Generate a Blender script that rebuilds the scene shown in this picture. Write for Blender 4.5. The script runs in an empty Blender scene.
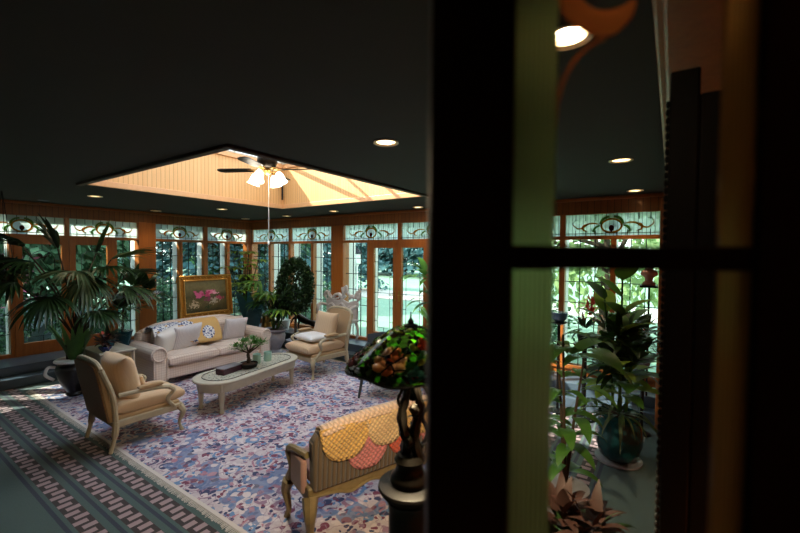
import bpy, bmesh, math, random
from mathutils import Vector, Matrix, noise as mnoise
R=math.radians; PI=math.pi
random.seed(7)
col=bpy.context.scene.collection
sc=bpy.context.scene

# ---------------------------------------------------------------- materials
def lin(h):
    h=h.lstrip('#'); o=[]
    for i in (0,2,4):
        c=int(h[i:i+2],16)/255
        o.append(c/12.92 if c<=.04045 else ((c+.055)/1.055)**2.4)
    return (*o,1)
class NT:
    """small helper to write node graphs"""
    def __init__(s,name):
        s.m=bpy.data.materials.new(name); s.m.use_nodes=True
        s.t=s.m.node_tree; s.t.nodes.clear()
        s.out=s.t.nodes.new('ShaderNodeOutputMaterial')
    def n(s,typ,**kw):
        nd=s.t.nodes.new(typ)
        for k,v in kw.items(): setattr(nd,k,v)
        return nd
    def l(s,a,b): s.t.links.new(a,b)
    def setin(s,nd,k,v):
        if v is None: return
        if hasattr(v,'is_output') : s.l(v,nd.inputs[k])
        else: nd.inputs[k].default_value=v
    def math(s,op,a,b=0.,c=None,clamp=False):
        nd=s.n('ShaderNodeMath',operation=op,use_clamp=clamp)
        s.setin(nd,0,a); s.setin(nd,1,b)
        if c is not None: s.setin(nd,2,c)
        return nd.outputs[0]
    def mix(s,f,a,b):
        nd=s.n('ShaderNodeMix',data_type='RGBA')
        s.setin(nd,0,f); s.setin(nd,6,a); s.setin(nd,7,b)
        return nd.outputs[2]
    def co(s,kind='Object',scale=None):
        c=s.n('ShaderNodeTexCoord').outputs[kind]
        if scale:
            mp=s.n('ShaderNodeMapping'); s.l(c,mp.inputs[0]); mp.inputs['Scale'].default_value=scale; c=mp.outputs[0]
        return c
    def noise(s,vec,scale,detail=3,rough=.55,out=0):
        nd=s.n('ShaderNodeTexNoise'); s.setin(nd,'Vector',vec); nd.inputs['Scale'].default_value=scale
        nd.inputs['Detail'].default_value=detail; nd.inputs['Roughness'].default_value=rough
        return nd.outputs[out]
    def vor(s,vec,scale,feature='F1',rnd=1.):
        nd=s.n('ShaderNodeTexVoronoi',feature=feature); s.setin(nd,'Vector',vec)
        nd.inputs['Scale'].default_value=scale; nd.inputs['Randomness'].default_value=rnd
        return nd
    def ramp(s,f,stops,const=False):
        nd=s.n('ShaderNodeValToRGB'); s.l(f,nd.inputs[0]); cr=nd.color_ramp
        if const: cr.interpolation='CONSTANT'
        while len(cr.elements)<len(stops): cr.elements.new(.5)
        for e,(p,c) in zip(cr.elements,stops): e.position=p; e.color=c
        return nd.outputs[0]
    def xyz(s,vec):
        nd=s.n('ShaderNodeSeparateXYZ'); s.l(vec,nd.inputs[0]); return nd.outputs
    def pr(s,color,rough=.6,metal=0.,bump=None,bstr=.3,bdist=.01,**kw):
        b=s.n('ShaderNodeBsdfPrincipled'); s.setin(b,'Base Color',color); s.setin(b,'Roughness',rough); s.setin(b,'Metallic',metal)
        for k,v in kw.items(): s.setin(b,k.replace('_',' '),v)
        if bump is not None:
            bp=s.n('ShaderNodeBump'); bp.inputs['Strength'].default_value=bstr; bp.inputs['Distance'].default_value=bdist
            s.l(bump,bp.inputs['Height']); s.l(bp.outputs[0],b.inputs['Normal'])
        s.l(b.outputs[0],s.out.inputs[0]); return b
def simple(name,hexc,rough=.6,metal=0.,var=.25,scale=14.,bump=.0,**kw):
    t=NT(name); c=lin(hexc); n=t.noise(t.co(),scale,4)
    d=tuple(x*(1-var) for x in c[:3])+(1,); u=tuple(min(1,x*(1+var)) for x in c[:3])+(1,)
    f=t.mix(n,d,u)
    t.pr(f,rough,metal,bump=n if bump else None,bstr=bump,**kw)
    return t.m
def woodmat(name,a,b,rough=.4,board=0.,vertical=True,axis='x',coat=.0):
    """long grain along z (vertical) or along the object's x; board = plank width of grooves"""
    t=NT(name); c=t.co()
    sc_=(22,22,1.6) if vertical else (1.6,22,22)
    mp=t.n('ShaderNodeMapping'); t.l(c,mp.inputs[0]); mp.inputs['Scale'].default_value=sc_
    n=t.noise(mp.outputs[0],1.4,5,.6)
    f=t.mix(n,lin(a),lin(b)); bump=n
    if board:
        x=t.xyz(c)[{'x':0,'y':1}[axis]]
        fr=t.math('FRACT',t.math('DIVIDE',x,board)); fl=t.math('FLOOR',t.math('DIVIDE',x,board))
        wn=t.n('ShaderNodeTexWhiteNoise',noise_dimensions='1D'); t.l(fl,wn.inputs['W'])
        f=t.mix(t.math('MULTIPLY',wn.outputs[0],.45),f,lin(a))
        g=t.math('LESS_THAN',fr,.1); f=t.mix(t.math('MULTIPLY',g,.7),f,tuple(x*.3 for x in lin(a)[:3])+(1,))
        bump=t.math('SUBTRACT',1,g)
    t.pr(f,rough,0,bump=bump,bstr=.25,bdist=.004,Coat_Weight=coat)
    return t.m
def leafmat(name,a,b,rough=.45,trans=.25):
    t=NT(name); c=t.co(); n=t.noise(c,9,3)
    f=t.mix(n,lin(a),lin(b))
    bs=t.pr(f,rough,0)
    tr=t.n('ShaderNodeBsdfTranslucent'); t.l(f,tr.inputs[0])
    mx=t.n('ShaderNodeMixShader'); mx.inputs[0].default_value=trans
    t.l(bs.outputs[0],mx.inputs[1]); t.l(tr.outputs[0],mx.inputs[2]); t.l(mx.outputs[0],t.out.inputs[0])
    return t.m
def glassmat(name,tint=(1,1,1,1),refl=.06,rough=.02,fk=.25):
    """thin window pane: tinted see-through with a little sky gloss"""
    t=NT(name); tr=t.n('ShaderNodeBsdfTransparent'); tr.inputs[0].default_value=tint
    gl=t.n('ShaderNodeBsdfGlossy'); gl.inputs['Roughness'].default_value=rough
    mx=t.n('ShaderNodeMixShader'); lw=t.n('ShaderNodeLayerWeight'); lw.inputs[0].default_value=.25
    t.l(t.math('MULTIPLY_ADD',lw.outputs['Fresnel'],fk,refl*.3),mx.inputs[0])
    t.l(tr.outputs[0],mx.inputs[1]); t.l(gl.outputs[0],mx.inputs[2]); t.l(mx.outputs[0],t.out.inputs[0]); return t.m
def stained(name,hexc,trans=.5,clear=.25,hex2=None,grid=False):
    """opalescent coloured glass: partly translucent, partly clear"""
    t=NT(name); c=t.co(); f=t.mix(t.noise(c,18,4),lin(hexc),lin(hex2 or hexc))
    if grid:
        X=t.xyz(c); gx=t.math('LESS_THAN',t.math('FRACT',t.math('DIVIDE',X[0],.052)),.1)
        f=t.mix(t.math('MULTIPLY',gx,.85),f,(.02,.025,.02,1))
    tl=t.n('ShaderNodeBsdfTranslucent'); t.l(f,tl.inputs[0])
    tp=t.n('ShaderNodeBsdfTransparent'); t.l(f,tp.inputs[0])
    pb=t.n('ShaderNodeBsdfPrincipled'); t.l(f,pb.inputs['Base Color']); pb.inputs['Roughness'].default_value=.2
    m1=t.n('ShaderNodeMixShader'); m1.inputs[0].default_value=clear; t.l(tl.outputs[0],m1.inputs[1]); t.l(tp.outputs[0],m1.inputs[2])
    m2=t.n('ShaderNodeMixShader'); m2.inputs[0].default_value=1-trans-.3 if trans<.7 else .12; t.l(m1.outputs[0],m2.inputs[1]); t.l(pb.outputs[0],m2.inputs[2])
    t.l(m2.outputs[0],t.out.inputs[0]); return t.m
def emit(name,c,s):
    t=NT(name); e=t.n('ShaderNodeEmission'); e.inputs[0].default_value=c; e.inputs[1].default_value=s
    t.l(e.outputs[0],t.out.inputs[0]); return t.m
def fabric(name,hexc,hex2=None,kind=None,scale=1.,rough=.9,k2=.5):
    t=NT(name); c=t.co(); X=t.xyz(c)
    n=t.noise(c,60,2); base=t.mix(t.math('MULTIPLY',n,.35),lin(hexc),tuple(x*.7 for x in lin(hexc)[:3])+(1,))
    b=n
    if kind=='check':
        a1=t.math('LESS_THAN',t.math('FRACT',t.math('MULTIPLY',X[0],scale)),.25)
        a2=t.math('LESS_THAN',t.math('FRACT',t.math('MULTIPLY',X[1],scale)),.25)
        a3=t.math('LESS_THAN',t.math('FRACT',t.math('MULTIPLY',X[2],scale)),.25)
        s_=t.math('MULTIPLY',t.math('ADD',t.math('ADD',a1,a2),a3),k2*.5,clamp=True)
        base=t.mix(s_,base,lin(hex2))
    elif kind=='stripe':
        a1=t.math('LESS_THAN',t.math('FRACT',t.math('MULTIPLY',X[0],scale)),.4)
        base=t.mix(t.math('MULTIPLY',a1,k2),base,lin(hex2))
    elif kind=='quilt':
        u=t.math('FRACT',t.math('MULTIPLY',t.math('ADD',X[0],X[2]),scale)); v=t.math('FRACT',t.math('MULTIPLY',t.math('SUBTRACT',X[0],X[2]),scale))
        pu=t.math('MULTIPLY',u,t.math('SUBTRACT',1,u)); pv=t.math('MULTIPLY',v,t.math('SUBTRACT',1,v))
        b=t.math('POWER',t.math('MULTIPLY',t.math('MULTIPLY',pu,pv),16),.4)
        base=t.mix(b,tuple(x*.7 for x in lin(hexc)[:3])+(1,),lin(hexc))
        t.pr(base,rough,0,bump=b,bstr=.8,bdist=.02,Sheen_Weight=.2); return t.m
    elif kind=='cord':
        u=t.math('FRACT',t.math('MULTIPLY',X[0],scale)); b=t.math('POWER',t.math('MULTIPLY',t.math('MULTIPLY',u,t.math('SUBTRACT',1,u)),4),.6)
        base=t.mix(b,lin(hex2),lin(hexc))
        t.pr(base,rough,0,bump=b,bstr=.7,bdist=.02,Sheen_Weight=.2); return t.m
    elif kind=='floral':
        v=t.vor(c,scale); m=t.math('LESS_THAN',v.outputs['Distance'],.45)
        nn=t.noise(c,scale*5,3)
        cc=t.ramp(nn,[(0,lin('2c3560')),(.45,lin('8a97b8')),(.52,lin('e9e6e0')),(.7,lin('77809e'))],True)
        base=t.mix(m,base,cc)
    t.pr(base,rough,0,bump=b,bstr=.2,bdist=.002,Sheen_Weight=.25); return t.m

M={}
M['wood']=woodmat('orange stained fir','7e4418','b86e2e',.38,coat=.15)
M['woodh']=woodmat('orange stained fir rail','7e4418','b86e2e',.38,vertical=False,coat=.15)
M['beadx']=woodmat('beadboard','6f4016','9a5f26',.42,board=.09)
M['beady']=woodmat('beadboard across','6f4016','9a5f26',.42,board=.09,axis='y')
M['wellx']=woodmat('pale fir lining','c29058','d2a672',.5,board=.062)
M['welly']=woodmat('pale fir lining across','c29058','d2a672',.5,board=.062,axis='y')
M['welltrim']=woodmat('pale fir trim','bb8658','cc9c6e',.45)
M['darktrim']=woodmat('walnut lip','2c1509','4a2610',.5)
M['ceil']=simple('dark green plaster','2a2c23',.85,var=.15,scale=3)
M['black']=simple('black painted wood','0c0a09',.55,var=.3,Specular_IOR_Level=.15)
M['ebony']=simple('polished black wood','0b0807',.55,var=.3,scale=8,Specular_IOR_Level=.2)
M['iron']=simple('black iron','0e0e0f',.45,.6)
M['lead']=simple('lead came','191c1e',.5,.4)
M['white']=simple('white paint','d9dcd6',.5,var=.06)
M['glass']=glassmat('window glass',(.93,.98,.96,1))
M['clear']=glassmat('clear glass',(.96,.97,.96,1),refl=.01,fk=.04)
M['op_pale']=stained('pale opal glass','c6dcd2',.75,.3,'e4eef0',grid=True)
M['op_white']=stained('white opal glass','f4f2f4',.8,.3)
M['op_gold']=stained('amber glass','c08a34',.75,.35,'dca648')
M['op_green']=stained('green glass','7f9f54',.75,.35)
M['op_red']=stained('dark red glass','6a1c14',.75,.35)
M['marble']=simple('blue grey stone','4a5a68',.3,var=.35,scale=6)
M['bronze']=simple('dark bronze','17130e',.4,.8,var=.5,scale=30)
M['brass']=simple('aged brass','b08a4a',.3,.9)
M['cream_wood']=simple('antiqued cream paint','a99b80',.5,var=.2,scale=25)
M['grey_wood']=simple('pale grey green paint','b2aa9a',.45,var=.12,scale=20)
M['gilt']=simple('gilt frame','c08436',.32,.7,var=.5,scale=40,bump=.3)
M['soil']=simple('bark mulch','3a2415',.95,var=.6,scale=50,bump=.6)
M['trunk']=simple('brown bark','3a2c1e',.9,var=.4,scale=30,bump=.4)
M['urn']=simple('weathered stone urn','8f8c92',.6,var=.3,scale=12,bump=.2)
M['teal_glaze']=simple('teal glaze','17464c',.12,var=.3,scale=6)
M['mint']=simple('mint glazed ceramic','9dc2b6',.3,var=.15)
M['white_cer']=simple('white ceramic','dcdcd8',.3,var=.05)
M['carved']=simple('chalky white carving','c4bcb8',.7,var=.25,scale=20)
M['leaf_dark']=leafmat('dark green leaf','16290f','304a22',.4)
M['leaf_mid']=leafmat('green leaf','2e5a20','5a8838',.4)
M['leaf_lime']=leafmat('yellow green leaf','648a28','9cb848',.45,.35)
M['leaf_palm']=leafmat('grey green palm','22371c','4c6038',.5,.25)
M['leaf_blue']=leafmat('blue green leaf','22484e','3c6a6c',.3,.15)
M['leaf_red']=leafmat('red croton leaf','200c07','3a1a0d',.65,.1)
M['flower_red']=leafmat('coral flower','b0342a','d8604a',.5,.3)
M['flower_pink']=leafmat('pink flower','c05a86','e08aa8',.5,.3)
M['flower_white']=leafmat('white flower','dcd6dc','f4f0f2',.5,.3)
M['pinefoliage']=leafmat('outdoor foliage','2c4a34','4f7a54',.7,.3)
M['spruce']=leafmat('outdoor blue foliage','24444a','44706e',.7,.25)
M['brightfol']=leafmat('outdoor light foliage','6c8c50','a8bf86',.6,.5)

# ---------------------------------------------------------------- mesh builder
class MB:
    def __init__(s): s.v=[];s.f=[]
    def add(s,vs,fs,xf=None):
        b=len(s.v)
        for p in vs:
            p=Vector(p)
            if xf is not None: p=xf@p
            s.v.append(p)
        s.f+= [tuple(b+i for i in f) for f in fs]; return s
    def box(s,c,d,rz=0,xf=None,taper=1.):
        x,y,z=[k/2 for k in d]; vs=[]
        for sz in (-1,1):
            k=taper if sz<0 else 1
            for sx,sy in ((-1,-1),(1,-1),(1,1),(-1,1)): vs.append((sx*x*k,sy*y*k,sz*z))
        m=Matrix.Translation(c)@Matrix.Rotation(rz,4,'Z')
        if xf is not None: m=xf@m
        return s.add(vs,[(3,2,1,0),(4,5,6,7),(0,1,5,4),(1,2,6,5),(2,3,7,6),(3,0,4,7)],m)
    def bb(s,x0,x1,y0,y1,z0,z1,xf=None):
        return s.box(((x0+x1)/2,(y0+y1)/2,(z0+z1)/2),(x1-x0,y1-y0,z1-z0),xf=xf)
    def tube(s,pts,r,seg=8,xf=None,sq=1.):
        pts=[Vector(p) for p in pts]; n=len(pts)
        rs=list(r) if isinstance(r,(list,tuple)) else [r]*n
        if len(rs)!=n:
            q=[]
            for i in range(n):
                f=i/(n-1)*(len(rs)-1); a=min(int(f),len(rs)-2); q.append(rs[a]+(rs[a+1]-rs[a])*(f-a))
            rs=q
        vs=[];fs=[]; prev=None
        for i,p in enumerate(pts):
            t=(pts[min(i+1,n-1)]-pts[max(i-1,0)]).normalized()
            if prev is None:
                a=Vector((0,0,1)) if abs(t.z)<.9 else Vector((1,0,0)); u=t.cross(a).normalized()
            else:
                u=(prev-t*prev.dot(t)); u=u.normalized() if u.length>1e-6 else t.orthogonal().normalized()
            prev=u; w=t.cross(u)
            for k in range(seg):
                a=2*PI*k/seg; vs.append(p+(u*math.cos(a)+w*math.sin(a)*sq)*rs[i])
        for i in range(n-1):
            for k in range(seg):
                k2=(k+1)%seg; fs.append((i*seg+k,i*seg+k2,(i+1)*seg+k2,(i+1)*seg+k))
        fs.append(tuple(reversed(range(seg)))); fs.append(tuple((n-1)*seg+k for k in range(seg)))
        return s.add(vs,fs,xf)
    def lathe(s,prof,c=(0,0,0),seg=24,xf=None,sx=1,sy=1,cap=True):
        vs=[];fs=[];n=len(prof)
        for r,z in prof:
            for k in range(seg):
                a=2*PI*k/seg; vs.append((r*math.cos(a)*sx,r*math.sin(a)*sy,z))
        for i in range(n-1):
            for k in range(seg):
                k2=(k+1)%seg; fs.append((i*seg+k,i*seg+k2,(i+1)*seg+k2,(i+1)*seg+k))
        if cap:
            fs.append(tuple(reversed(range(seg)))); fs.append(tuple((n-1)*seg+k for k in range(seg)))
        m=Matrix.Translation(c)
        if xf is not None: m=xf@m
        return s.add(vs,fs,m)
    def ball(s,c,r,seg=12,rings=8,xf=None,jit=0):
        rx,ry,rz=r if isinstance(r,(tuple,list)) else (r,r,r)
        prof=[(max(1e-4,math.sin(PI*i/rings)),-math.cos(PI*i/rings)) for i in range(rings+1)]
        vs=[];fs=[]
        for rr,z in prof:
            for k in range(seg):
                a=2*PI*k/seg; j=1+random.uniform(-jit,jit); vs.append((rr*math.cos(a)*rx*j,rr*math.sin(a)*ry*j,z*rz*j))
        for i in range(rings):
            for k in range(seg):
                k2=(k+1)%seg; fs.append((i*seg+k,i*seg+k2,(i+1)*seg+k2,(i+1)*seg+k))
        m=Matrix.Translation(c)
        if xf is not None: m=xf@m
        return s.add(vs,fs,m)
    def prism(s,poly,h,xf=None,z0=0):
        """polygon in xy extruded from z0 to z0+h"""
        n=len(poly); vs=[(x,y,z0) for x,y in poly]+[(x,y,z0+h) for x,y in poly]
        fs=[tuple(reversed(range(n))),tuple(range(n,2*n))]+[(i,(i+1)%n,n+(i+1)%n,n+i) for i in range(n)]
        return s.add(vs,fs,xf)
    def pillow(s,w,h,t,xf=None,n=18,pinch=.06,plump=.45):
        """cushion: w along x, h along z, thickness t along y"""
        vs=[];fs=[]
        def pt(i,j,sg):
            u=math.sin(PI/2*(-1+2*i/n)); v=math.sin(PI/2*(-1+2*j/n))
            pu=1-pinch*(1-u*u)*abs(v)**3; pv=1-pinch*(1-v*v)*abs(u)**3
            e=max(0,(1-u**4))**plump*max(0,(1-v**4))**plump
            return (u*w/2*pv, sg*t/2*e, v*h/2*pu)
        for sg in (-1,1):
            for j in range(n+1):
                for i in range(n+1): vs.append(pt(i,j,sg))
        m=(n+1)**2
        for j in range(n):
            for i in range(n):
                a=j*(n+1)+i
                fs.append((a,a+1,a+n+2,a+n+1)); b=a+m; fs.append((b+n+1,b+n+2,b+1,b))
        return s.add(vs,fs,xf)
    def leaf(s,base,d,L,W,droop=.3,up=(0,0,1),n=6,fold=.15,shape=.5):
        """one blade leaf: starts at base, heads along d, bends down by droop"""
        p=Vector(base); d=Vector(d).normalized(); upv=Vector(up)
        side=d.cross(upv)
        side=side.normalized() if side.length>1e-4 else Vector((1,0,0))
        vs=[];fs=[]
        for i in range(n+1):
            t=i/n
            w=W/2*(math.sin(PI*min(1,t**shape))**.8 if 0<t<1 else .02)
            nn=side.cross(d).normalized()
            vs+= [p-side*w+nn*w*fold, p.copy(), p+side*w+nn*w*fold]
            if i<n:
                p=p+d*(L/n); d=(d+Vector((0,0,-1))*droop/n*2*(t+.3)).normalized()
        for i in range(n):
            a=i*3; fs+=[(a,a+1,a+4,a+3),(a+1,a+2,a+5,a+4)]
        return s.add(vs,fs)
    def build(s,name,mat,parent=None,smooth=True,bevel=0,sub=0,solid=0,loc=None,rz=0,merge=True):
        me=bpy.data.meshes.new(name); me.from_pydata([tuple(v) for v in s.v],[],s.f); me.update()
        if merge:
            bm=bmesh.new(); bm.from_mesh(me); bmesh.ops.remove_doubles(bm,verts=bm.verts,dist=1e-5)
            bmesh.ops.recalc_face_normals(bm,faces=bm.faces); bm.to_mesh(me); bm.free()
        o=bpy.data.objects.new(name,me); col.objects.link(o)
        me.materials.append(M[mat] if isinstance(mat,str) else mat)
        if parent: o.parent=parent
        if loc: o.location=loc
        if rz: o.rotation_euler.z=rz
        if bevel:
            b=o.modifiers.new('b','BEVEL'); b.width=bevel; b.segments=2; b.limit_method='ANGLE'; b.angle_limit=R(40)
        if sub:
            b=o.modifiers.new('s','SUBSURF'); b.levels=sub; b.render_levels=sub
        if solid:
            b=o.modifiers.new('t','SOLIDIFY'); b.thickness=solid; b.offset=0
        if smooth:
            me.polygons.foreach_set('use_smooth',[True]*len(me.polygons))
            if not sub:
                bm=bmesh.new(); bm.from_mesh(me)
                for e in bm.edges:
                    if len(e.link_faces)==2 and e.calc_face_angle(0)>R(38): e.smooth=False
                bm.to_mesh(me); bm.free()
        return o
def empty(name,loc=(0,0,0),rz=0,parent=None):
    o=bpy.data.objects.new(name,None); col.objects.link(o); o.location=loc; o.rotation_euler=(0,0,rz); o.empty_display_size=.1
    if parent: o.parent=parent
    return o
def tag(o,label=None,cat=None,group=None,kind=None):
    if label: o['label']=label
    if cat: o['category']=cat
    if group: o['group']=group
    if kind: o['kind']=kind
    return o
def thing(name,label,cat,loc=(0,0,0),rz=0,group=None): return tag(empty(name,loc,rz),label,cat,group)
def struct(name,mb,mat,parent=None,**kw):
    o=mb.build(name,mat,parent,**kw)
    if not parent: o['kind']='structure'
    return o
def copy_tree(o,parent=None):
    c=o.copy(); col.objects.link(c)
    if parent: c.parent=parent
    for ch in list(o.children): copy_tree(ch,c)
    return c
def T(x,y,z): return Matrix.Translation((x,y,z))
def RX(a): return Matrix.Rotation(R(a),4,'X')
def RY(a): return Matrix.Rotation(R(a),4,'Y')
def RZ(a): return Matrix.Rotation(R(a),4,'Z')
def bez(pts,n=12):
    """Catmull-Rom through points"""
    P=[Vector(p) for p in pts]; P=[P[0]*2-P[1]]+P+[P[-1]*2-P[-2]]; out=[]
    for i in range(1,len(P)-2):
        for k in range(n):
            t=k/n; a,b,c,d=P[i-1:i+3]
            out.append(.5*((2*b)+(c-a)*t+(2*a-5*b+4*c-d)*t*t+(3*b-a-3*c+d)*t**3))
    out.append(P[-2]); return out
# ================================================================ SETTING
XA,YB,CE=-9.45,6.62,3.04
XR,YF=.35,-1.5

# ---- floor carpet with woven border
def carpet_mat():
    t=NT('teal border carpet'); X=t.xyz(t.co('Object'))
    sx=t.math('SUBTRACT',-.53,X[0]); sy=t.math('SUBTRACT',X[1],1.02)
    s=t.math('MINIMUM',sx,sy); isy=t.math('LESS_THAN',sy,sx)
    u=t.math('ADD',t.math('MULTIPLY',X[0],isy),t.math('MULTIPLY',X[1],t.math('SUBTRACT',1,isy)))
    n=t.noise(t.co(),90,2); big=t.noise(t.co(),1.3,2)
    base=t.mix(n,lin('314746'),lin('455c5a')); base=t.mix(t.math('MULTIPLY',big,.4),base,lin('3d5152'))
    P=.242
    c=t.math('DIVIDE',s,P); k=t.math('FRACT',c)
    inside=t.math('MULTIPLY',t.math('GREATER_THAN',s,0),t.math('LESS_THAN',s,P*2+.19+.06))
    line=t.math('MULTIPLY',t.math('LESS_THAN',k,.13),inside)
    base=t.mix(line,base,lin('222b3e'))
    bv=t.math('DIVIDE',t.math('SUBTRACT',k,.25),.55)
    inb=t.math('MULTIPLY',t.math('MULTIPLY',t.math('GREATER_THAN',bv,0),t.math('LESS_THAN',bv,1)),inside)
    base=t.mix(inb,base,lin('2c2024'))
    q=t.math('DIVIDE',u,.092); fq=t.math('FRACT',q); odd=t.math('GREATER_THAN',t.math('FRACT',t.math('MULTIPLY',q,.5)),.5)
    off=t.math('MULTIPLY',odd,.25)
    lo=t.math('GREATER_THAN',bv,t.math('ADD',off,.02)); hi=t.math('LESS_THAN',bv,t.math('ADD',off,.73))
    bar=t.math('MULTIPLY',t.math('MULTIPLY',lo,hi),t.math('MULTIPLY',t.math('LESS_THAN',fq,.62),inb))
    base=t.mix(bar,base,lin('9a8286'))
    t.pr(base,.95,0,bump=n,bstr=.3,bdist=.004,Sheen_Weight=.15); return t.m
M['carpet']=carpet_mat()
struct('floor',MB().bb(XA,XR,YF,YB,-.1,0),'carpet',smooth=False)
struct('trim_1',MB().bb(XA,-8.72,YF,YB,0,.3).bb(-8.72,-8.48,YF,5.95,0,.15).bb(-8.72,XR,6.17,YB,0,.3).bb(-8.72,XR,5.95,6.17,0,.15),'marble',smooth=False,bevel=.012)['label']='two raised blue grey steps running along the window walls'

# ---- ceiling with skylight well and downlight holes
HX0,HX1,HY0,HY1=-6.37,-3.06,1.95,5.19
DL=[(-.37,.45),(-.37,1.73),(-.41,4.19),(-.43,6.2),(-1.89,2.55),(-7.56,2.48),(-9.0,4.02),(-7.48,4.58),(-9.0,6.15),(-7.48,6.2),(-5.77,6.0),(-3.92,6.3),(-9.0,2.2)]  # first one is added out of view to light the amber scroll and right wall
cm=MB().bb(XA,XR,YF,HY0,CE,CE+.06).bb(XA,XR,HY1,YB,CE,CE+.06).bb(XA,HX0,HY0,HY1,CE,CE+.06).bb(HX1,XR,HY0,HY1,CE,CE+.06)
# one slab ring instead of four touching boxes
bm=bmesh.new()
def ring(z,x0,x1,y0,y1): return [bm.verts.new(p) for p in ((x0,y0,z),(x1,y0,z),(x1,y1,z),(x0,y1,z))]
o0,i0,o1,i1=ring(CE,XA,XR,YF,YB),ring(CE,HX0,HX1,HY0,HY1),ring(CE+.06,XA,XR,YF,YB),ring(CE+.06,HX0,HX1,HY0,HY1)
for k in range(4):
    j=(k+1)%4
    bm.faces.new((o0[j],o0[k],i0[k],i0[j])); bm.faces.new((o1[k],o1[j],i1[j],i1[k]))
    bm.faces.new((o0[k],o0[j],o1[j],o1[k])); bm.faces.new((i0[j],i0[k],i1[k],i1[j]))
bmesh.ops.recalc_face_normals(bm,faces=bm.faces)
me=bpy.data.meshes.new('ceiling'); bm.to_mesh(me); bm.free()
ceil=bpy.data.objects.new('ceiling',me); col.objects.link(ceil); me.materials.append(M['ceil'])
cut=MB()
for x,y in DL: cut.lathe([(.078,-.02),(.078,.12)],(x,y,CE),24)
cu=cut.build('cutter','ceil',smooth=False)
bo=ceil.modifiers.new('b','BOOLEAN'); bo.object=cu; bo.operation='DIFFERENCE'; bo.solver='EXACT'
dg=bpy.context.evaluated_depsgraph_get(); nm=bpy.data.meshes.new_from_object(ceil.evaluated_get(dg))
ceil.modifiers.clear(); ceil.data=nm; nm.name='ceiling'
bpy.data.objects.remove(cu)
ceil['kind']='structure'

# recessed downlights
M['cup']=simple('warm reflector cup','f0d8b0',.3,.3,var=.05)
M['bulb']=emit('lit bulb',(1,.9,.76,1),22)
dl_lab=['right above the camera position','closest to the camera, above the door glass','middle one of three seen through door glass','farthest of those seen through door glass',
 'between the skylight well and the black door stile','above the french doors of the left wall','above the wooden pier of the left wall','beside the left edge of the skylight well',
 'above the far left room corner','in line with the far corner of the skylight well','beyond the far side of the skylight well','above the back french doors, beside the black stile','above the left wall, outside leftmost french door']
def downlight(x,y,lab):
    r=thing('downlight','small round recessed ceiling light '+lab,'ceiling light',(x,y,CE),0,'recessed ceiling lights')
    MB().lathe([(.078,-.001),(.1,-.001),(.102,-.008),(.092,-.012),(.076,-.004)],cap=False).build('trim_ring','cup',r)
    MB().lathe([(.075,0),(.07,.05),(.055,.11)],cap=False).build('reflector','cup',r)
    MB().lathe([(.064,.06),(.04,.045),(.001,.04)],cap=False).build('bulb','bulb',r)
    l=bpy.data.lights.new('downlight_beam','SPOT'); l.energy={.45:5,1.73:4}.get(y,12); l.color=(1,.75,.45); l.spot_size=R(168 if y==.45 else 95); l.spot_blend=.6; l.shadow_soft_size=.04
    lo=bpy.data.objects.new('downlight_beam',l); col.objects.link(lo); lo.location=(0,0,.03); lo.parent=r
for (x,y),lb in list(zip(DL,dl_lab))[:-1]: downlight(x,y,lb)

# ---- skylight well
w=MB()
w.bb(HX0-.03,HX0,HY0,HY1,CE+.061,3.88); w1=MB().bb(HX1,HX1+.03,HY0,HY1,CE+.061,3.88)
w.bb(HX1,HX1+.03,HY0,HY1,CE+.061,3.88)
a=MB().bb(HX0-.06,HX0,HY0-.06,HY1+.06,CE+.06,3.88); a.bb(HX1,HX1+.06,HY0-.06,HY1+.06,CE+.06,3.88)
b=MB().bb(HX0,HX1,HY1,HY1+.06,CE+.06,3.88); b.bb(HX0,HX1,HY0-.06,HY0,CE+.06,3.88)
struct('trim_2',a,'welly',smooth=False)['label']='pale vertical boards lining two sides of the skylight well'
struct('trim_3',b,'wellx',smooth=False)['label']='pale vertical boards lining the far and near side of the skylight well'
t_=MB()
for x0,x1,y0,y1 in ((HX0-.02,HX0+.035,HY0,HY1),(HX1-.035,HX1+.02,HY0,HY1),(HX0+.035,HX1-.035,HY0-.02,HY0+.035),(HX0+.035,HX1-.035,HY1-.035,HY1+.02)):
    t_.bb(x0,x1,y0,y1,CE-.004,CE+.075); t_.bb(x0,x1,y0,y1,3.82,3.9)
struct('trim_4',t_,'welltrim',smooth=False,bevel=.006)['label']='pale flat moulding around the foot and head of the skylight well'
# dark lip under the two near edges of the well
struct('trim_5',MB().bb(HX0,HX1,HY0-.07,HY0-.001,CE-.03,CE).bb(HX1+.001,HX1+.07,HY0-.07,HY1+.05,CE-.03,CE),'darktrim',smooth=False,bevel=.008)['label']='dark brown lip under the near edges of the skylight well'
# glazed hip roof over the well
sk=tag(empty('window_1'),'glazed hip skylight over the wooden well',kind='structure')
cx,cy=(HX0+HX1)/2,(HY0+HY1)/2; ap=(cx,cy,4.55); cn=[(HX0,HY0,3.92),(HX1,HY0,3.92),(HX1,HY1,3.92),(HX0,HY1,3.92)]
fr=MB()
for c in cn: fr.tube([c,ap],.045,4)
for k in range(4):
    A,B=Vector(cn[k]),Vector(cn[(k+1)%4]); fr.tube([A,B],.05,4)
    for q in (1/3,2/3):
        S=A.lerp(B,q); hip=(A if q<.5 else B).lerp(Vector(ap),2/3); fr.tube([S,hip],.03,4)
    fr.tube([A.lerp(B,.5),ap],.03,4)
fr.build('rafter','white',sk,smooth=False)
g=MB(); g.add([*cn,ap],[(0,1,4),(1,2,4),(2,3,4),(3,0,4)]); g.build('pane','clear',sk,smooth=False)
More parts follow.
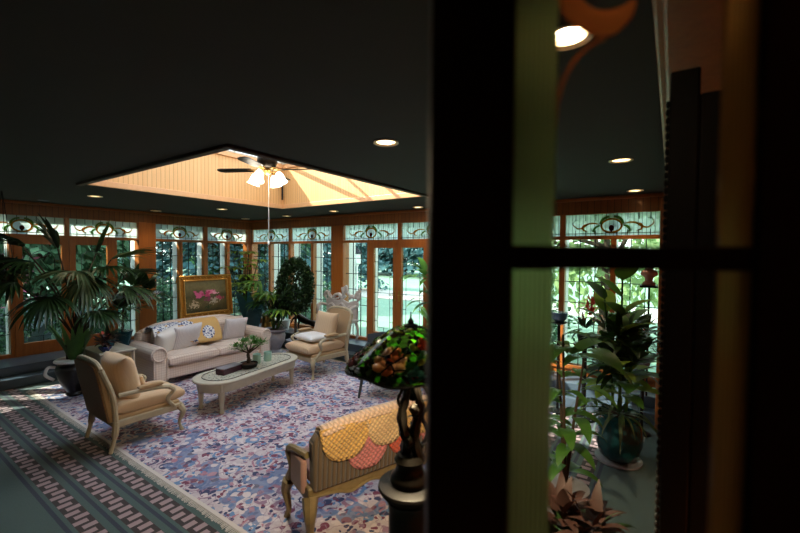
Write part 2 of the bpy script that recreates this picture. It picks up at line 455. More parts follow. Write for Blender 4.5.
# ---- ceiling fan hanging in the well
M['frost']=NT('lit frosted glass shade').m
_t=NT('lit frosted shade'); _p=_t.pr((.95,.9,.82,1),.4,0); _p.inputs['Emission Color'].default_value=(1,.88,.7,1); _p.inputs['Emission Strength'].default_value=2.2; M['frost']=_t.m
fz=3.37
fan=thing('ceiling_fan','dark ceiling fan with lit white tulip shades hanging in the skylight well','ceiling fan',(cx,cy,fz))
MB().tube([(0,0,.2),(0,0,4.52-fz)],.016,8).build('downrod','bronze',fan)
MB().lathe([(.03,.22),(.09,.2),(.13,.14),(.14,.06),(.11,.0),(.05,-.03)]).build('motor_housing','bronze',fan)
MB().lathe([(.07,1.02),(.06,.96),(.03,.93)]).build('canopy','bronze',fan)
for k in range(4):
    an=R(28+90*k); X=RZ(math.degrees(an))@RX(10)
    bl=MB().prism([(.22,-.055),(.3,-.065),(.66,-.072),(.72,-.05),(.74,0),(.72,.05),(.66,.072),(.3,.065),(.22,.055)],.01,xf=RZ(math.degrees(an))@T(0,0,-.05)@RX(9)).build('blade','bronze',fan,bevel=.002)
    MB().prism([(.1,-.02),(.28,-.03),(.28,.03),(.1,.02)],.008,xf=RZ(math.degrees(an))@T(0,0,-.05)).build('blade_bracket','brass',bl)
for k in range(4):
    an=20+90*k; X=RZ(an)
    ar=MB().tube(bez([(.04,0,-.03),(.1,0,-.02),(.16,0,-.05),(.17,0,-.09)],6),.009,6,xf=X).build('lamp_arm','brass',fan)
    MB().lathe([(.025,.0),(.05,-.03),(.06,-.08),(.068,-.13),(.085,-.16)],(0,0,0),16,xf=X@T(.17,0,-.09)@RY(-22),cap=False).build('lamp_shade','frost',ar,solid=.004)
MB().lathe([(.04,-.03),(.06,-.06),(.04,-.1),(.01,-.12)]).build('light_kit_hub','brass',fan)
MB().tube([(.03,0,-.1),(.03,0,-1.05)],.004,5).build('pull_cord','white_cer',fan)
MB().ball((.03,0,-1.07),(.014,.014,.03)).build('cord_knob','white_cer',fan)
pl=bpy.data.lights.new('fan_bulbs','POINT'); pl.energy=16; pl.color=(1,.85,.62); pl.shadow_soft_size=.12
po=bpy.data.objects.new('fan_bulbs',pl); col.objects.link(po); po.location=(0,0,-.25); po.parent=fan
rod=thing('crank_rod','thin black rod standing in the far corner of the skylight well','rod',(HX0+.07,HY1-.07,3.2))
MB().tube([(0,0,.0),(0,0,.42)],.018,8).build('shaft','iron',rod)
MB().tube([(-.06,-.0,.42),(.05,-.05,.42)],.03,6).build('bracket','iron',rod)

# ---- walls A (left) and B (back): local x along wall, local y outward
LA=Matrix.Translation((XA,0,0))@RZ(90); LB=Matrix.Translation((0,YB,0))
WH=.18
def wallpiece(name,boxes,L,mat):
    m=MB()
    for b_ in boxes: m.bb(*b_,xf=L)
    return struct(name,m,mat,smooth=False)
HB=2.80
wl=tag(empty('wall_left'),kind='structure'); wb=tag(empty('wall_back'),kind='structure')
def part(n,boxes,L,mat,p,bev=0):
    m=MB()
    for b_ in boxes: m.bb(*b_,xf=L)
    return m.build(n,mat,p,smooth=False,bevel=bev)
part('header',[(YF,YB,0,WH,HB,CE)],LA,'beady',wl)
part('header',[(XA,XR,0,WH,HB,CE)],LB,'beadx',wb)
part('pier',[(1.08,1.43,-.03,WH,0,HB+.0),(3.86,4.2,-.03,WH,.3,HB),(6.5,YB,0,WH,.3,HB),(YF,-1.2,0,WH,.3,HB)],LA,'wood',wl,.006)
part('pier',[(XA,-9.4,0,WH,.3,HB),(-6.42,-6.06,-.03,WH,.3,HB),(-3.05,-2.75,-.03,WH,.3,HB),(-.11,XR,0,WH,.3,HB)],LB,'wood',wb,.006)
part('crown',[(YF,YB-.05,-.05,0,CE-.05,CE-.001)],LA,'woodh',wl,.01)
part('crown',[(XA,XR,-.05,0,CE-.05,CE-.001)],LB,'woodh',wb,.01)
part('exterior_casing',[(3.86,4.2,WH+.001,.2+WH,.3,HB),(1.08,1.43,WH+.001,.2+WH,.3,HB)],LA,'white',wl)
part('exterior_casing',[(-6.42,-6.06,WH+.001,.22+WH,.3,HB),(-3.05,-2.75,WH+.001,.2+WH,.3,HB)],LB,'white',wb)
# knee walls under the windows
part('knee_wall',[(4.2,6.5,0,.12,.3,.48),(-1.2,1.08,0,.12,.3,.48)],LA,'wood',wl)
part('knee_wall',[(-9.4,-6.42,0,.12,.3,.42),(-2.75,-.11,0,.12,.3,.45)],LB,'wood',wb)
# right and front walls
M['wallr']=woodmat('shadowed fir wall','a04c14','cc7024',.8,board=.12,axis='y')  # orange planks, the wall's own wood colour
struct('wall_right',MB().bb(XR,XR+.15,YF,YB,0,CE),'wallr',smooth=False)
struct('wall_front',MB().bb(XA,XR,YF-.15,YF,0,CE),'darktrim',smooth=False)
struct('trim_6',MB().bb(-.07,XR,.9,YB-.06,2.93,CE-.001).bb(-.04,XR,.9,YB-.06,2.87,2.93),'wood',smooth=False,bevel=.012)['label']='deep wooden crown box along the right wall'
struct('trim_7',MB().bb(-.13,XR,5.84,5.94,0,2.87),'wood',smooth=False,bevel=.01)['label']='wooden post at the right end of the back wall'

TR0,TR1=2.46,2.79
def scroll(m_g,m_gr,cx,hw,z0,z1,y=.052):
    zc=(z0+z1)/2-.01
    for s in (-1,1):
        k=hw/.6
        P=[(.15,.015),(.22,.035),(.3,.03),(.37,-.02),(.44,-.04),(.5,.0),(.52,.05)]
        m_g.tube(bez([(cx+s*a*k,y,zc+b) for a,b in P],5),[.007,.014,.016,.014,.011,.007],5)
        P=[(.31,.03),(.37,.0),(.37,-.06),(.31,-.09)]
        m_g.tube(bez([(cx+s*a*k,y,zc+b) for a,b in P],5),[.01,.018,.016,.007],5)
        P=[(.15,.0),(.2,-.02),(.23,-.07),(.2,-.1)]
        m_gr.tube(bez([(cx+s*a*k,y,zc+b) for a,b in P],5),[.012,.02,.016,.006],5)
        P=[(.03,.13),(.08,.12),(.13,.08),(.15,.02)]
        m_gr.tube(bez([(cx+s*a,y,zc+b) for a,b in P],5),.02,5)
        P=[(.26,-.04),(.25,-.08),(.2,-.11)]
        m_gr.tube(bez([(cx+s*a*k,y,zc+b) for a,b in P],5),.008,5)
        P=[(.51,.05),(.48,.1),(.45,.09)]
        m_gr.tube(bez([(cx+s*a*k,y,zc+b) for a,b in P],5),.008,5)
    ell=[(cx+.135*math.cos(a),y,zc-.005+.1*math.sin(a)) for a in [2*PI*i/24 for i in range(25)]]
    m_g.tube(ell,.016,6)
def transom(parent,u0,u1,L):
    cx=(u0+u1)/2; hw=(u1-u0)/2
    g=MB().bb(u0,u1,.045,.051,TR0,TR1,xf=L).build('transom_pane','op_pale',parent,smooth=False)
    a,b=MB(),MB(); scroll(a,b,cx,hw*.98,TR0,TR1)
    for q in (a,b): q.v=[L@v for v in q.v]
    a.build('amber_scroll','op_gold',g); b.build('green_scroll','op_green',g)
    zc=(TR0+TR1)/2-.015
    sh=MB(); N=7
    for i in range(N):
        a0=PI*(i+.08)/N; a1=PI*(i+.92)/N; r=.1
        sh.prism([(0,0)]+[(r*math.cos(t),r*.85*math.sin(t)) for t in (a0,(a0*2+a1)/3,(a0+a1*2)/3,a1)],.008,xf=L@T(cx,.055,zc-.03)@RX(90))
    sh.build('shell','op_white',g,smooth=False)
    MB().prism([(.035*math.cos(t),.045*math.sin(t)) for t in [2*PI*i/12 for i in range(12)]],.012,xf=L@T(cx,.052,zc-.035)@RX(90)).bb(cx-.012,cx+.012,.04,.052,zc-.1,zc-.03,xf=L).build('red_boss','op_red',g,smooth=False)
    ld=MB()
    n=max(6,int((u1-u0)/.13))
    for i in range(1,n):
        x=u0+(u1-u0)*i/n
        ld.bb(x-.004,x+.004,.04,.056,TR0,TR0+.09,xf=L); ld.bb(x-.004,x+.004,.04,.056,TR1-.1,TR1,xf=L)
    ld.bb(u0,u1,.04,.056,TR0+.035,TR0+.042,xf=L)
    ld.build('lead_came','lead',g,smooth=False)
def lite(parent,u0,u1,z0,z1,L,cols=3,rows=None):
    p=MB().bb(u0,u1,.05,.055,z0,z1,xf=L).build('pane','glass',parent,smooth=False)
    m=MB(); rows=rows or max(2,round((z1-z0)/.33))
    for i in range(1,cols): x=u0+(u1-u0)*i/cols; m.bb(x-.006,x+.006,.043,.062,z0,z1,xf=L)
    for j in range(1,rows): z=z1-(z1-z0)*j/rows; m.bb(u0,u1,.043,.062,z-.006,z+.006,xf=L)
    m.build('lead_came','lead',p,smooth=False)
def window_unit(idx,L,u0,u1,trs,lits,sill,label):
    w=tag(empty('window_%d'%idx),label,kind='structure')
    f=MB()
    f.bb(u0,u1,-.01,.1,TR1,HB,xf=L); f.bb(u0,u1,-.02,.1,TR0-.055,TR0,xf=L); f.bb(u0,u1,-.03,.1,sill-.06,sill,xf=L)
    e=MB()
    for a,b in zip(trs[:-1],trs[1:]): f.bb(a[1],b[0],-.012,.1,TR0,TR1,xf=L)
    for a,b in zip(lits[:-1],lits[1:]):
        f.bb(a[1],b[0],-.012,.1,sill,TR0-.055,xf=L); e.bb(a[1],b[0],.101,.3,sill,HB,xf=L)
    if trs[0][0]>u0+.005: f.bb(u0,trs[0][0],-.012,.1,TR0,TR1,xf=L)
    if trs[-1][1]<u1-.005: f.bb(trs[-1][1],u1,-.012,.1,TR0,TR1,xf=L)
    if lits[0][0]>u0+.005: f.bb(u0,lits[0][0],-.012,.1,sill,TR0-.055,xf=L)
    if lits[-1][1]<u1-.005: f.bb(lits[-1][1],u1,-.012,.1,sill,TR0-.055,xf=L)
    f.build('window_frame','wood',w,smooth=False,bevel=.004)
    if e.v: e.build('exterior_casing','white',w,smooth=False)
    for a,b in trs: transom(w,a,b,L)
    for a,b in lits: lite(w,a,b,sill,TR0-.055,L)
    return w
def door_leaf(parent,g0,g1,s0,s1,L,hand=1):
    """glass g0..g1, leaf edges s0..s1"""
    z0,z1=.52,2.29; T_=2.405
    lf=MB()
    lf.bb(s0,g0,-.02,.05,.3,T_,xf=L); lf.bb(g1,s1,-.02,.05,.3,T_,xf=L); lf.bb(g0,g1,-.02,.05,z1,T_,xf=L); lf.bb(g0,g1,-.02,.05,.3,z0,xf=L)
    f=lf.build('door_leaf','wood',parent,smooth=False,bevel=.004)
    p=MB().bb(g0,g1,.01,.016,z0,z1,xf=L).build('pane','glass',f,smooth=False)
    m=MB(); c=(g0+g1)/2; r=(g1-g0)/2-.1; top=z1-.12
    arc=[(c-r,.012,z0+.1)]+[(c-r*math.cos(t),.012,top-r+r*math.sin(t)) for t in [PI*i/14 for i in range(15)]]+[(c+r,.012,z0+.1),(c-r,.012,z0+.1)]
    m.tube([L@Vector(q) for q in arc],.006,4)
    m.tube([L@Vector((c,.012,top)),L@Vector((c,.012,z1))],.006,4); m.tube([L@Vector((c,.012,z0)),L@Vector((c,.012,z0+.1))],.006,4)
    for z in (.75,1.05,1.35,1.68,2.0):
        m.tube([L@Vector((g0,.012,z)),L@Vector((c-r,.012,z))],.005,4); m.tube([L@Vector((g1,.012,z)),L@Vector((c+r,.012,z))],.005,4)
    m.tube([L@Vector((c-r,.012,1.35)),L@Vector((c+r,.012,1.35))],.005,4)
    m.build('lead_came','lead',p,smooth=False)
    x=s1-.05 if hand>0 else s0+.05
    h=MB().bb(x-.02,x+.02,-.03,-.02,1.2,1.42,xf=L).build('door_handle','brass',f)
    MB().tube([L@Vector((x,-.03,1.33)),L@Vector((x,-.07,1.33)),L@Vector((x-hand*.11,-.075,1.33))],.009,6).build('lever','brass',h)
def door_unit(idx,L,u0,u1,trs,side,leaves,label):
    d=tag(empty('door_%d'%idx),label,kind='structure')
    f=MB(); e=MB()
    f.bb(u0,u1,-.01,.1,TR1,HB,xf=L); f.bb(u0,u1,-.022,.1,TR0-.055,TR0,xf=L); f.bb(u0,u1,-.02,.1,.29,.31,xf=L)
    for a,b in zip(trs[:-1],trs[1:]): f.bb(a[1],b[0],-.012,.1,TR0,TR1,xf=L)
    if trs[-1][1]<u1-.005: f.bb(trs[-1][1],u1,-.012,.1,TR0,TR1,xf=L)
    a,b=side[0][1],leaves[0][2]
    f.bb(a,b,-.012,.1,.31,TR0-.055,xf=L); f.bb(leaves[1][3],side[1][0],-.012,.1,.31,TR0-.055,xf=L)
    e.bb(a,b,.101,.3,.31,HB,xf=L); e.bb(leaves[1][3],side[1][0],.101,.3,.31,HB,xf=L)
    for s_ in side: f.bb(s_[0],s_[1],-.012,.1,.31,.36,xf=L)
    f.build('door_frame','wood',d,smooth=False,bevel=.004); e.build('exterior_casing','white',d,smooth=False)
    for a,b in trs: transom(d,a,b,L)
    for a,b in side: lite(d,a,b,.36,TR0-.055,L,cols=3)
    for k,(g0,g1,s0,s1) in enumerate(leaves): door_leaf(d,g0,g1,s0,s1,L,1 if k==0 else -1)
door_unit(1,LA,1.43,3.86,[(1.44,2.61),(2.68,3.85)],[(1.44,1.84),(3.46,3.85)],[(2.01,2.56,1.90,2.665),(2.77,3.29,2.67,3.41)],'left wall french doors with stained glass transoms and leaded sidelights')
door_unit(2,LB,-6.06,-3.05,[(-6.05,-4.59),(-4.51,-3.06)],[(-6.04,-5.38),(-3.73,-3.07)],[(-5.2,-4.69,-5.33,-4.595),(-4.49,-3.97,-4.59,-3.79)],'back wall french doors with stained glass transoms and leaded sidelights')
window_unit(2,LA,4.2,6.5,[(4.21,5.3),(5.4,6.49)],[(4.21,4.71),(4.79,5.3),(5.4,5.91),(5.99,6.49)],.48,'four leaded lights behind the sofa on the left wall')
window_unit(3,LA,-1.2,1.08,[(-1.19,-.09),(0,1.07)],[(-1.19,-.7),(-.62,-.09),(0,.5),(.58,1.07)],.48,'leaded lights of the left wall nearest the camera')
window_unit(4,LB,-9.4,-6.42,[(-9.39,-7.9),(-7.82,-6.43)],[(-9.39,-8.68),(-8.6,-7.9),(-7.82,-7.1),(-7.02,-6.43)],.42,'leaded lights of the back wall behind the topiary')
window_unit(5,LB,-2.75,-.11,[(-2.74,-1.47),(-1.39,-.12)],[(-2.74,-2.14),(-2.06,-1.47),(-1.39,-.75),(-.68,-.12)],.45,'leaded lights at the right end of the back wall')
# ================================================================ FURNITURE
def rug_mat():
    t=NT('faded floral rug'); c=t.co(); X=t.xyz(c)
    wob=t.n('ShaderNodeMix',data_type='VECTOR'); nn=t.n('ShaderNodeTexNoise'); t.l(c,nn.inputs['Vector']); nn.inputs['Scale'].default_value=7; nn.inputs['Detail'].default_value=2
    va=t.n('ShaderNodeVectorMath',operation='SCALE'); t.l(nn.outputs['Color'],va.inputs[0]); va.inputs['Scale'].default_value=.09
    ad=t.n('ShaderNodeVectorMath',operation='ADD'); t.l(c,ad.inputs[0]); t.l(va.outputs[0],ad.inputs[1]); p=ad.outputs[0]
    # distance from rug edge -> border zone
    dx=t.math('SUBTRACT',RUGX/2,t.math('ABSOLUTE',X[0])); dy=t.math('SUBTRACT',RUGY/2,t.math('ABSOLUTE',X[1])); e=t.math('MINIMUM',dx,dy)
    patch=t.noise(c,1.1,2)
    cream,mauve,navy,blue,pink,wine=lin('ccbec0'),lin('8a6a80'),lin('262e58'),lin('6080a8'),lin('a8707f'),lin('6e2c48')
    base=t.mix(t.noise(c,30,3),cream,lin('a898a2')); 
    # big palmettes
    def layer(base,scale,r,cols,hollow=None,seed=0.):
        mp=t.n('ShaderNodeMapping'); t.l(p,mp.inputs[0]); mp.inputs['Location'].default_value=(seed,seed*1.7,0)
        v=t.vor(mp.outputs[0],scale); m=t.math('LESS_THAN',v.outputs['Distance'],r)
        if hollow: m=t.math('MULTIPLY',m,t.math('GREATER_THAN',v.outputs['Distance'],hollow))
        hx=t.n('ShaderNodeSeparateColor'); t.l(v.outputs['Color'],hx.inputs[0])
        cc=t.ramp(hx.outputs[0],[(i/len(cols),k) for i,k in enumerate(cols)],True)
        keep=t.math('LESS_THAN',hx.outputs[1],.8)
        return t.mix(t.math('MULTIPLY',m,keep),base,cc)
    base=layer(base,5.2,.62,[mauve,cream,blue,cream,pink],.52)
    base=layer(base,5.2,.40,[navy,blue,wine,mauve,blue],.24)
    base=layer(base,5.2,.16,[pink,cream,navy,wine])
    base=layer(base,11.5,.42,[pink,blue,navy,cream,mauve,wine,cream],None,3.1)
    base=layer(base,19,.38,[navy,mauve,cream,blue,wine,navy],None,5.7)
    vine=t.math('LESS_THAN',t.math('ABSOLUTE',t.math('SUBTRACT',t.noise(p,9,1),.5)),.012)
    base=t.mix(vine,base,mauve)
    # border: blue meander guard and deeper ground
    bz=t.math('MULTIPLY',t.math('GREATER_THAN',e,.12),t.math('LESS_THAN',e,.8))
    cc=layer(lin('5a7098'),13,.5,[wine,navy,cream,pink,cream,mauve],None,9.)
    bw=t.noise(p,3.2,1); base=t.mix(t.math('MULTIPLY',t.math('MULTIPLY',bz,t.math('GREATER_THAN',bw,.52)),.8),base,cc)
    g=t.math('LESS_THAN',e,.035); base=t.mix(g,base,lin('c8bdb6'))
    fz_=t.noise(c,120,2)
    t.pr(base,.95,0,bump=fz_,bstr=.3,bdist=.004,Sheen_Weight=.15); return t.m
RX0,RX1,RY0,RY1=-8.15,-1.25,1.78,5.85
RUGX,RUGY=RX1-RX0,RY1-RY0
M['rug']=rug_mat()
rug=thing('area_rug','large faded cream, blue and pink floral rug under the seating group','rug',((RX0+RX1)/2,(RY0+RY1)/2,0))
MB().box((0,0,.006),(RUGX,RUGY,.011)).build('pile','rug',rug,smooth=False,bevel=.004)
fm=MB()
random.seed(4)
for i in range(int(RUGX/.02)):
    x=-RUGX/2+.01+i*.02; l=random.uniform(.035,.055)
    fm.add([(x-.008,-RUGY/2,.008),(x+.008,-RUGY/2,.008),(x+.006+random.uniform(-.006,.006),-RUGY/2-l,.003),(x-.006,-RUGY/2-l,.003)],[(0,1,2,3)])
M['fringe']=simple('ivory wool fringe','b9b0a6',.95)
fm.build('fringe','fringe',rug,smooth=False,merge=False)

def cyl_arm(m,x,y0,y1,z,r): pass
M['sofa']=fabric('checked ivory upholstery','dccabc','b89c90','check',26,k2=.8)
M['pinstripe']=fabric('pinstripe linen','d8d2d2','a79fae','stripe',42,k2=.55)
M['whitefab']=fabric('white linen','dad6d4')
M['gold']=fabric('gold silk','ab8a62','a67a40',None)
M['gold2']=fabric('pale gold silk','c9a986','b08e6c','stripe',20,k2=.25)
M['tan']=fabric('tan back cloth','8a6238')
M['floralthrow']=fabric('yellow floral throw','c8a060',kind='floral',scale=2.6)
RZ0=.012
# ---- sofa (faces +X in the room)
def sofa():
    s=thing('sofa','long ivory checked sofa with rolled arms under the painting','sofa',(-7.05,3.975,RZ0),R(-90))
    W,D=2.21,.95      # local x along the sofa, +y = front
    MB().bb(-W/2+.1,W/2-.1,-D/2+.12,D/2-.06,.1,.3).build('base','sofa',s,bevel=.03)
    for sg in (-1,1):
        m=MB(); x=sg*(W/2-.13)
        m.bb(x-.1,x+.1,-D/2+.1,D/2-.03,.08,.5)
        a=m.build('arm','sofa',s,bevel=.035)
        q=MB(); q.tube([(x+sg*.02,-D/2+.1,.54),(x+sg*.02,D/2-.03,.53)],.125,18); q.build('arm_roll','sofa',a,bevel=.012)
        q=MB(); q.tube(bez([(x+sg*.02+.1*math.cos(t),D/2-.022,.53+.1*math.sin(t)) for t in [PI*2*i/12 for i in range(13)]],3),.012,6).tube([(x-.1,D/2-.028,.1),(x-.1,D/2-.028,.46)],.009,6).tube([(x+.1,D/2-.028,.1),(x+.1,D/2-.028,.46)],.009,6).build('piping','sofa',a)
    wi=W-.5
    for k in (-1,1):
        MB().pillow(wi/2-.005,D-.2,.2,xf=T(k*wi/4,.1,.385)@RX(90),pinch=0,plump=.22).build('seat_cushion','sofa',s)
    pts=[(-W/2+.14,0),(-W/2+.1,.5),(-W/2+.25,.55),(-.5,.63),(0,.65),(.5,.63),(W/2-.25,.55),(W/2-.1,.5),(W/2-.14,0)]
    ou=[(p.x,p.y) for p in bez([(a,b,0) for a,b in pts],5)]
    MB().prism(ou,.18,xf=T(0,-D/2+.2,.24)@RX(90)@T(0,0,0)).build('backrest','sofa',s,bevel=.05)
    MB().tube(bez([(-W/2+.15,-D/2+.09,.73),(-.6,-D/2+.08,.835),(0,-D/2+.08,.855),(.6,-D/2+.08,.835),(W/2-.15,-D/2+.09,.73)],8),[.05]+[.075]*31+[.05],10).build('back_roll','sofa',s)
    for k in (-1,1):
        MB().pillow(wi/2-.01,.46,.22,xf=T(k*wi/4,-.17,.65)@RX(-12),pinch=.02,plump=.3).build('back_cushion','sofa',s)
    for sx in (-1,1):
        for sy in (-1,1):
            MB().lathe([(.028,0),(.04,.05),(.03,.1)],(sx*(W/2-.16),sy*(D/2-.14),0),10).build('leg','darktrim',s)
    return s
sofa()
def on_sofa(lx,ly,z): # sofa local -> world
    return (-7.05+ly,3.975-lx,z)
def pillow_thing(lab,loc,rz,tilt,w,h,t,mat,cat='pillow',name='throw_pillow',roll=0,group=None,pinch=.07):
    o=MB().pillow(w,h,t,xf=RZ(0)@RX(tilt)@RY(roll),pinch=pinch).build(name,mat,None,loc=loc,rz=R(rz)); return tag(o,lab,cat,group)
pillow_thing('plump white pillow leaning on the left sofa arm',on_sofa(.72,.08,.67),-60,-18,.46,.44,.2,'whitefab',roll=14)
pillow_thing('square striped ivory pillow at the left of the sofa back',on_sofa(.38,.08,.69),-84,-20,.5,.46,.16,'pinstripe',roll=3)
pillow_thing('square striped ivory pillow at the right end of the sofa',on_sofa(-.56,.06,.69),-96,-16,.46,.44,.15,'pinstripe',roll=-3)
# throw over the sofa back
th=MB(); n=20; prof=[(.17,.50),(.13,.62),(.08,.74),(.02,.84),(-.05,.885),(-.13,.905),(-.22,.88),(-.27,.8),(-.28,.68)]
vs=[];fs=[]
for i in range(n+1):
    x=-.26+1.16*i/n
    for j,(y,z) in enumerate(prof):
        drop=.35*(max(0,(x-.15))**1) if j<4 else 0
        zz=z+ (0 if j>3 else drop*(4-j)/4*.9)
        zz-= .05*abs((x)/1.1)**2
        vs.append((x,y-.17+.19-(0 if j>3 else drop*(4-j)/4*.25)+.008*math.sin(x*19+j),zz+.004*math.sin(x*13)))
k=len(prof)
for i in range(n):
    for j in range(k-1): a=i*k+j; fs.append((a,a+k,a+k+1,a+1))
t=NT('yellow throw with blue flowers'); c=t.co(); X=t.xyz(c); nz=t.noise(c,30,3)
def _disc(cx,cz,r):
    d=t.math('SQRT',t.math('ADD',t.math('POWER',t.math('SUBTRACT',X[0],cx),2),t.math('POWER',t.math('SUBTRACT',X[2],cz),2)))
    return t.math('LESS_THAN',t.math('ADD',d,t.math('MULTIPLY',t.math('SUBTRACT',nz,.5),.05)),r)
pt_=t.ramp(nz,[(0,lin('39446e')),(.44,lin('8f9bbc')),(.5,lin('e6e4e2')),(.62,lin('9aa4bf'))],True)
bs=t.mix(_disc(-.02,.70,.115),t.mix(t.math('MULTIPLY',nz,.3),lin('cfa76a'),lin('a88450')),pt_)
side_=t.math('MULTIPLY',t.math('GREATER_THAN',X[0],.2),t.math('GREATER_THAN',t.noise(c,4,2),.44)); bs=t.mix(side_,bs,pt_)
t.pr(bs,.9); M['throw']=t.m
o=th.add([(x,y-.05,z+.03) for x,y,z in vs],fs).build('sofa_throw','throw',None,solid=.012,sub=1); o.location=(-7.05,3.975,RZ0); o.rotation_euler.z=R(-90)
tag(o,'yellow throw with blue and white flowers draped over the sofa back','throw')

# ---- bergere armchairs
def bergere(lab,loc,rz,extra=True,top=.99,k=1.):
    c=thing('armchair',lab,'armchair',(loc[0],loc[1],RZ0),rz); c.scale=(k,k,k)
    W,D=.66,.66; fr='cream_wood'
    for sx in (-1,1):
        x=sx*W/2
        MB().tube(bez([(x,D/2,.3),(x+sx*.025,D/2+.03,.22),(x-sx*.005,D/2+.0,.1),(x+sx*.012,D/2+.02,.0)],6),[.042]*3+[.04,.036,.034,.032,.03,.028,.025,.022,.02,.018,.017,.016,.018,.02,.026,.024],8).build('leg',fr,c)
        MB().tube(bez([(x*.98,-D/2,.32),(x,-D/2-.02,.15),(x,-D/2-.06,0)],6),[.035]*6+[.022]*7,8).build('leg',fr,c)
        a=MB().tube(bez([(x,-D/2+.02,.6),(x+sx*.02,-.1,.6),(x+sx*.035,.1,.59),(x+sx*.03,.2,.565)],6),.024,8)
        a.tube(bez([(x+sx*.03,.2,.565),(x+sx*.045,.24,.52),(x+sx*.01,.19,.42),(x,.27,.31)],6),[.026]*7+[.022]*12,8)
        a=a.build('armrest',fr,c)
        MB().pillow(.07,.26,.05,xf=T(x+sx*.025,0,.635)@RX(90),pinch=.05).build('arm_pad','gold',a)
        MB().tube(bez([(x*.97,-D/2,.3),(x*.99,-D/2-.03,.6),(x*.96,-D/2-.13,.90)],6),.027,8).build('back_post',fr,c)
    m=MB().tube(bez([(-W/2*.96,-D/2-.13,.90),(-.22,-D/2-.145,top-.02),(0,-D/2-.155,top),(.22,-D/2-.145,top-.02),(W/2*.96,-D/2-.13,.90)],6),.026,8); m.build('crest_rail',fr,c)
    rail=MB().bb(-W/2,W/2,D/2-.02,D/2+.04,.25,.33).bb(-W/2-.01,-W/2+.04,-D/2,D/2,.25,.33).bb(W/2-.04,W/2+.01,-D/2,D/2,.25,.33).bb(-W/2,W/2,-D/2-.02,-D/2+.03,.25,.33); rail.build('seat_rail',fr,c,bevel=.015)
    MB().bb(-W/2+.01,W/2-.01,-D/2+.01,D/2+.01,.3,.37).build('seat_deck','gold',c,bevel=.02)
    MB().pillow(W-.04,D+.06,.17,xf=T(0,.05,.43)@RX(90),pinch=0,plump=.25).build('seat_cushion','gold2',c)
    ou=[(-W/2+.03,0),(-W/2+.03,.58),(-.2,.65),(0,.67),(.2,.65),(W/2-.03,.58),(W/2-.03,0)]
    ou=[(p.x,p.y) for p in bez([(a,b,0) for a,b in ou],4)]
    b=MB().prism(ou,.05,xf=T(0,-D/2+.0,.32)@RX(101)).build('backrest','gold',c,bevel=.012)
    MB().prism([(x*.97,y*.97+.005) for x,y in ou],.008,xf=T(0,-D/2-.056,.32)@RX(101)).build('back_cloth','tan',b)
    return c
bergere('gold upholstered armchair nearest the camera, seen from behind at left',(-5.2,2.09),0)
pillow_thing('plump gold back pillow on the near left armchair',(-5.2,1.93,.735),0,12,.54,.52,.24,'gold2',name='back_pillow',cat='pillow')
pillow_thing('small pale pillow tucked beside the gold back pillow of the near armchair',(-5.36,2.14,.57),24,22,.26,.2,.09,'gold2',name='throw_pillow')
bergere('pale gold armchair facing the camera beyond the coffee table',(-5.32,5.12),PI-.12,k=1.12)
pillow_thing('gold back pillow leaning in the far armchair',(-5.29,5.3,.83),-7,-14,.58,.5,.2,'gold2',name='back_pillow')
o=MB().pillow(.54,.44,.13,xf=RX(90)).build('throw_pillow','whitefab',None,loc=(-5.33,5.0,.66),rz=R(-8)); tag(o,'flat ivory pillow lying on the seat of the far armchair','pillow')

# ---- coffee table
ct=thing('coffee_table','long oval pale grey coffee table with inlaid top','coffee table',(-5.22,3.64,RZ0),R(9))
def stadium(L,W,n=14):
    r=W/2; a=L/2-r; return [(r*math.cos(t),a+r*math.sin(t)) for t in [PI*i/n for i in range(n+1)]]+[(r*math.cos(t),-a+r*math.sin(t)) for t in [PI+PI*i/n for i in range(n+1)]]
MB().prism(stadium(1.78,.7),.035,z0=.405).build('tabletop','grey_wood',ct,bevel=.012)
MB().prism(stadium(1.66,.6),.12,z0=.286).build('apron','grey_wood',ct,bevel=.006)
def inlay():
    t=NT('inlaid ivory panel with dark vine'); c=t.co(); v=t.vor(c,17,'DISTANCE_TO_EDGE'); n_=t.noise(c,26,2)
    m=t.math('MULTIPLY',t.math('LESS_THAN',v.outputs['Distance'],.07),t.math('GREATER_THAN',n_,.48))
    t.pr(t.mix(m,lin('b5b0a0'),lin('38352e')),.35); return t.m
M['inlay']=inlay()
MB().prism(stadium(1.5,.48),.003,z0=.4405).build('inlaid_panel','inlay',ct)
ri=stadium(1.53,.51); MB().tube([(x,y,.442) for x,y in ri+[ri[0]]],.006,5).build('inlay_border','iron',ct)
for sx,sy in ((-1,-1),(1,-1),(1,1),(-1,1)):
    MB().lathe([(.03,.0),(.034,.02),(.022,.05),(.03,.09),(.036,.16),(.04,.24),(.045,.29),(.045,.33)],(sx*.2,sy*.69,0),12).build('leg','grey_wood',ct)
    MB().box((sx*.2,sy*.69,.345),(.085,.085,.11)).build('leg_block','grey_wood',ct,bevel=.006)
def ontable(lx,ly,z=0):
    a=R(9); return (-5.22+lx*math.cos(a)-ly*math.sin(a),3.64+lx*math.sin(a)+ly*math.cos(a),RZ0+.4435+z)
bx=thing('decorative_box','dark plum box with pale lid on the coffee table','box',ontable(-.02,-.37),R(12))
M['plum']=simple('plum lacquer','3a1626',.3); M['lid']=simple('silvered lid','8e8a92',.35,.2)
MB().box((0,0,.04),(.15,.34,.08)).build('box_body','plum',bx,bevel=.004); MB().box((0,0,.086),(.155,.345,.012)).build('lid','lid',bx,bevel=.003)
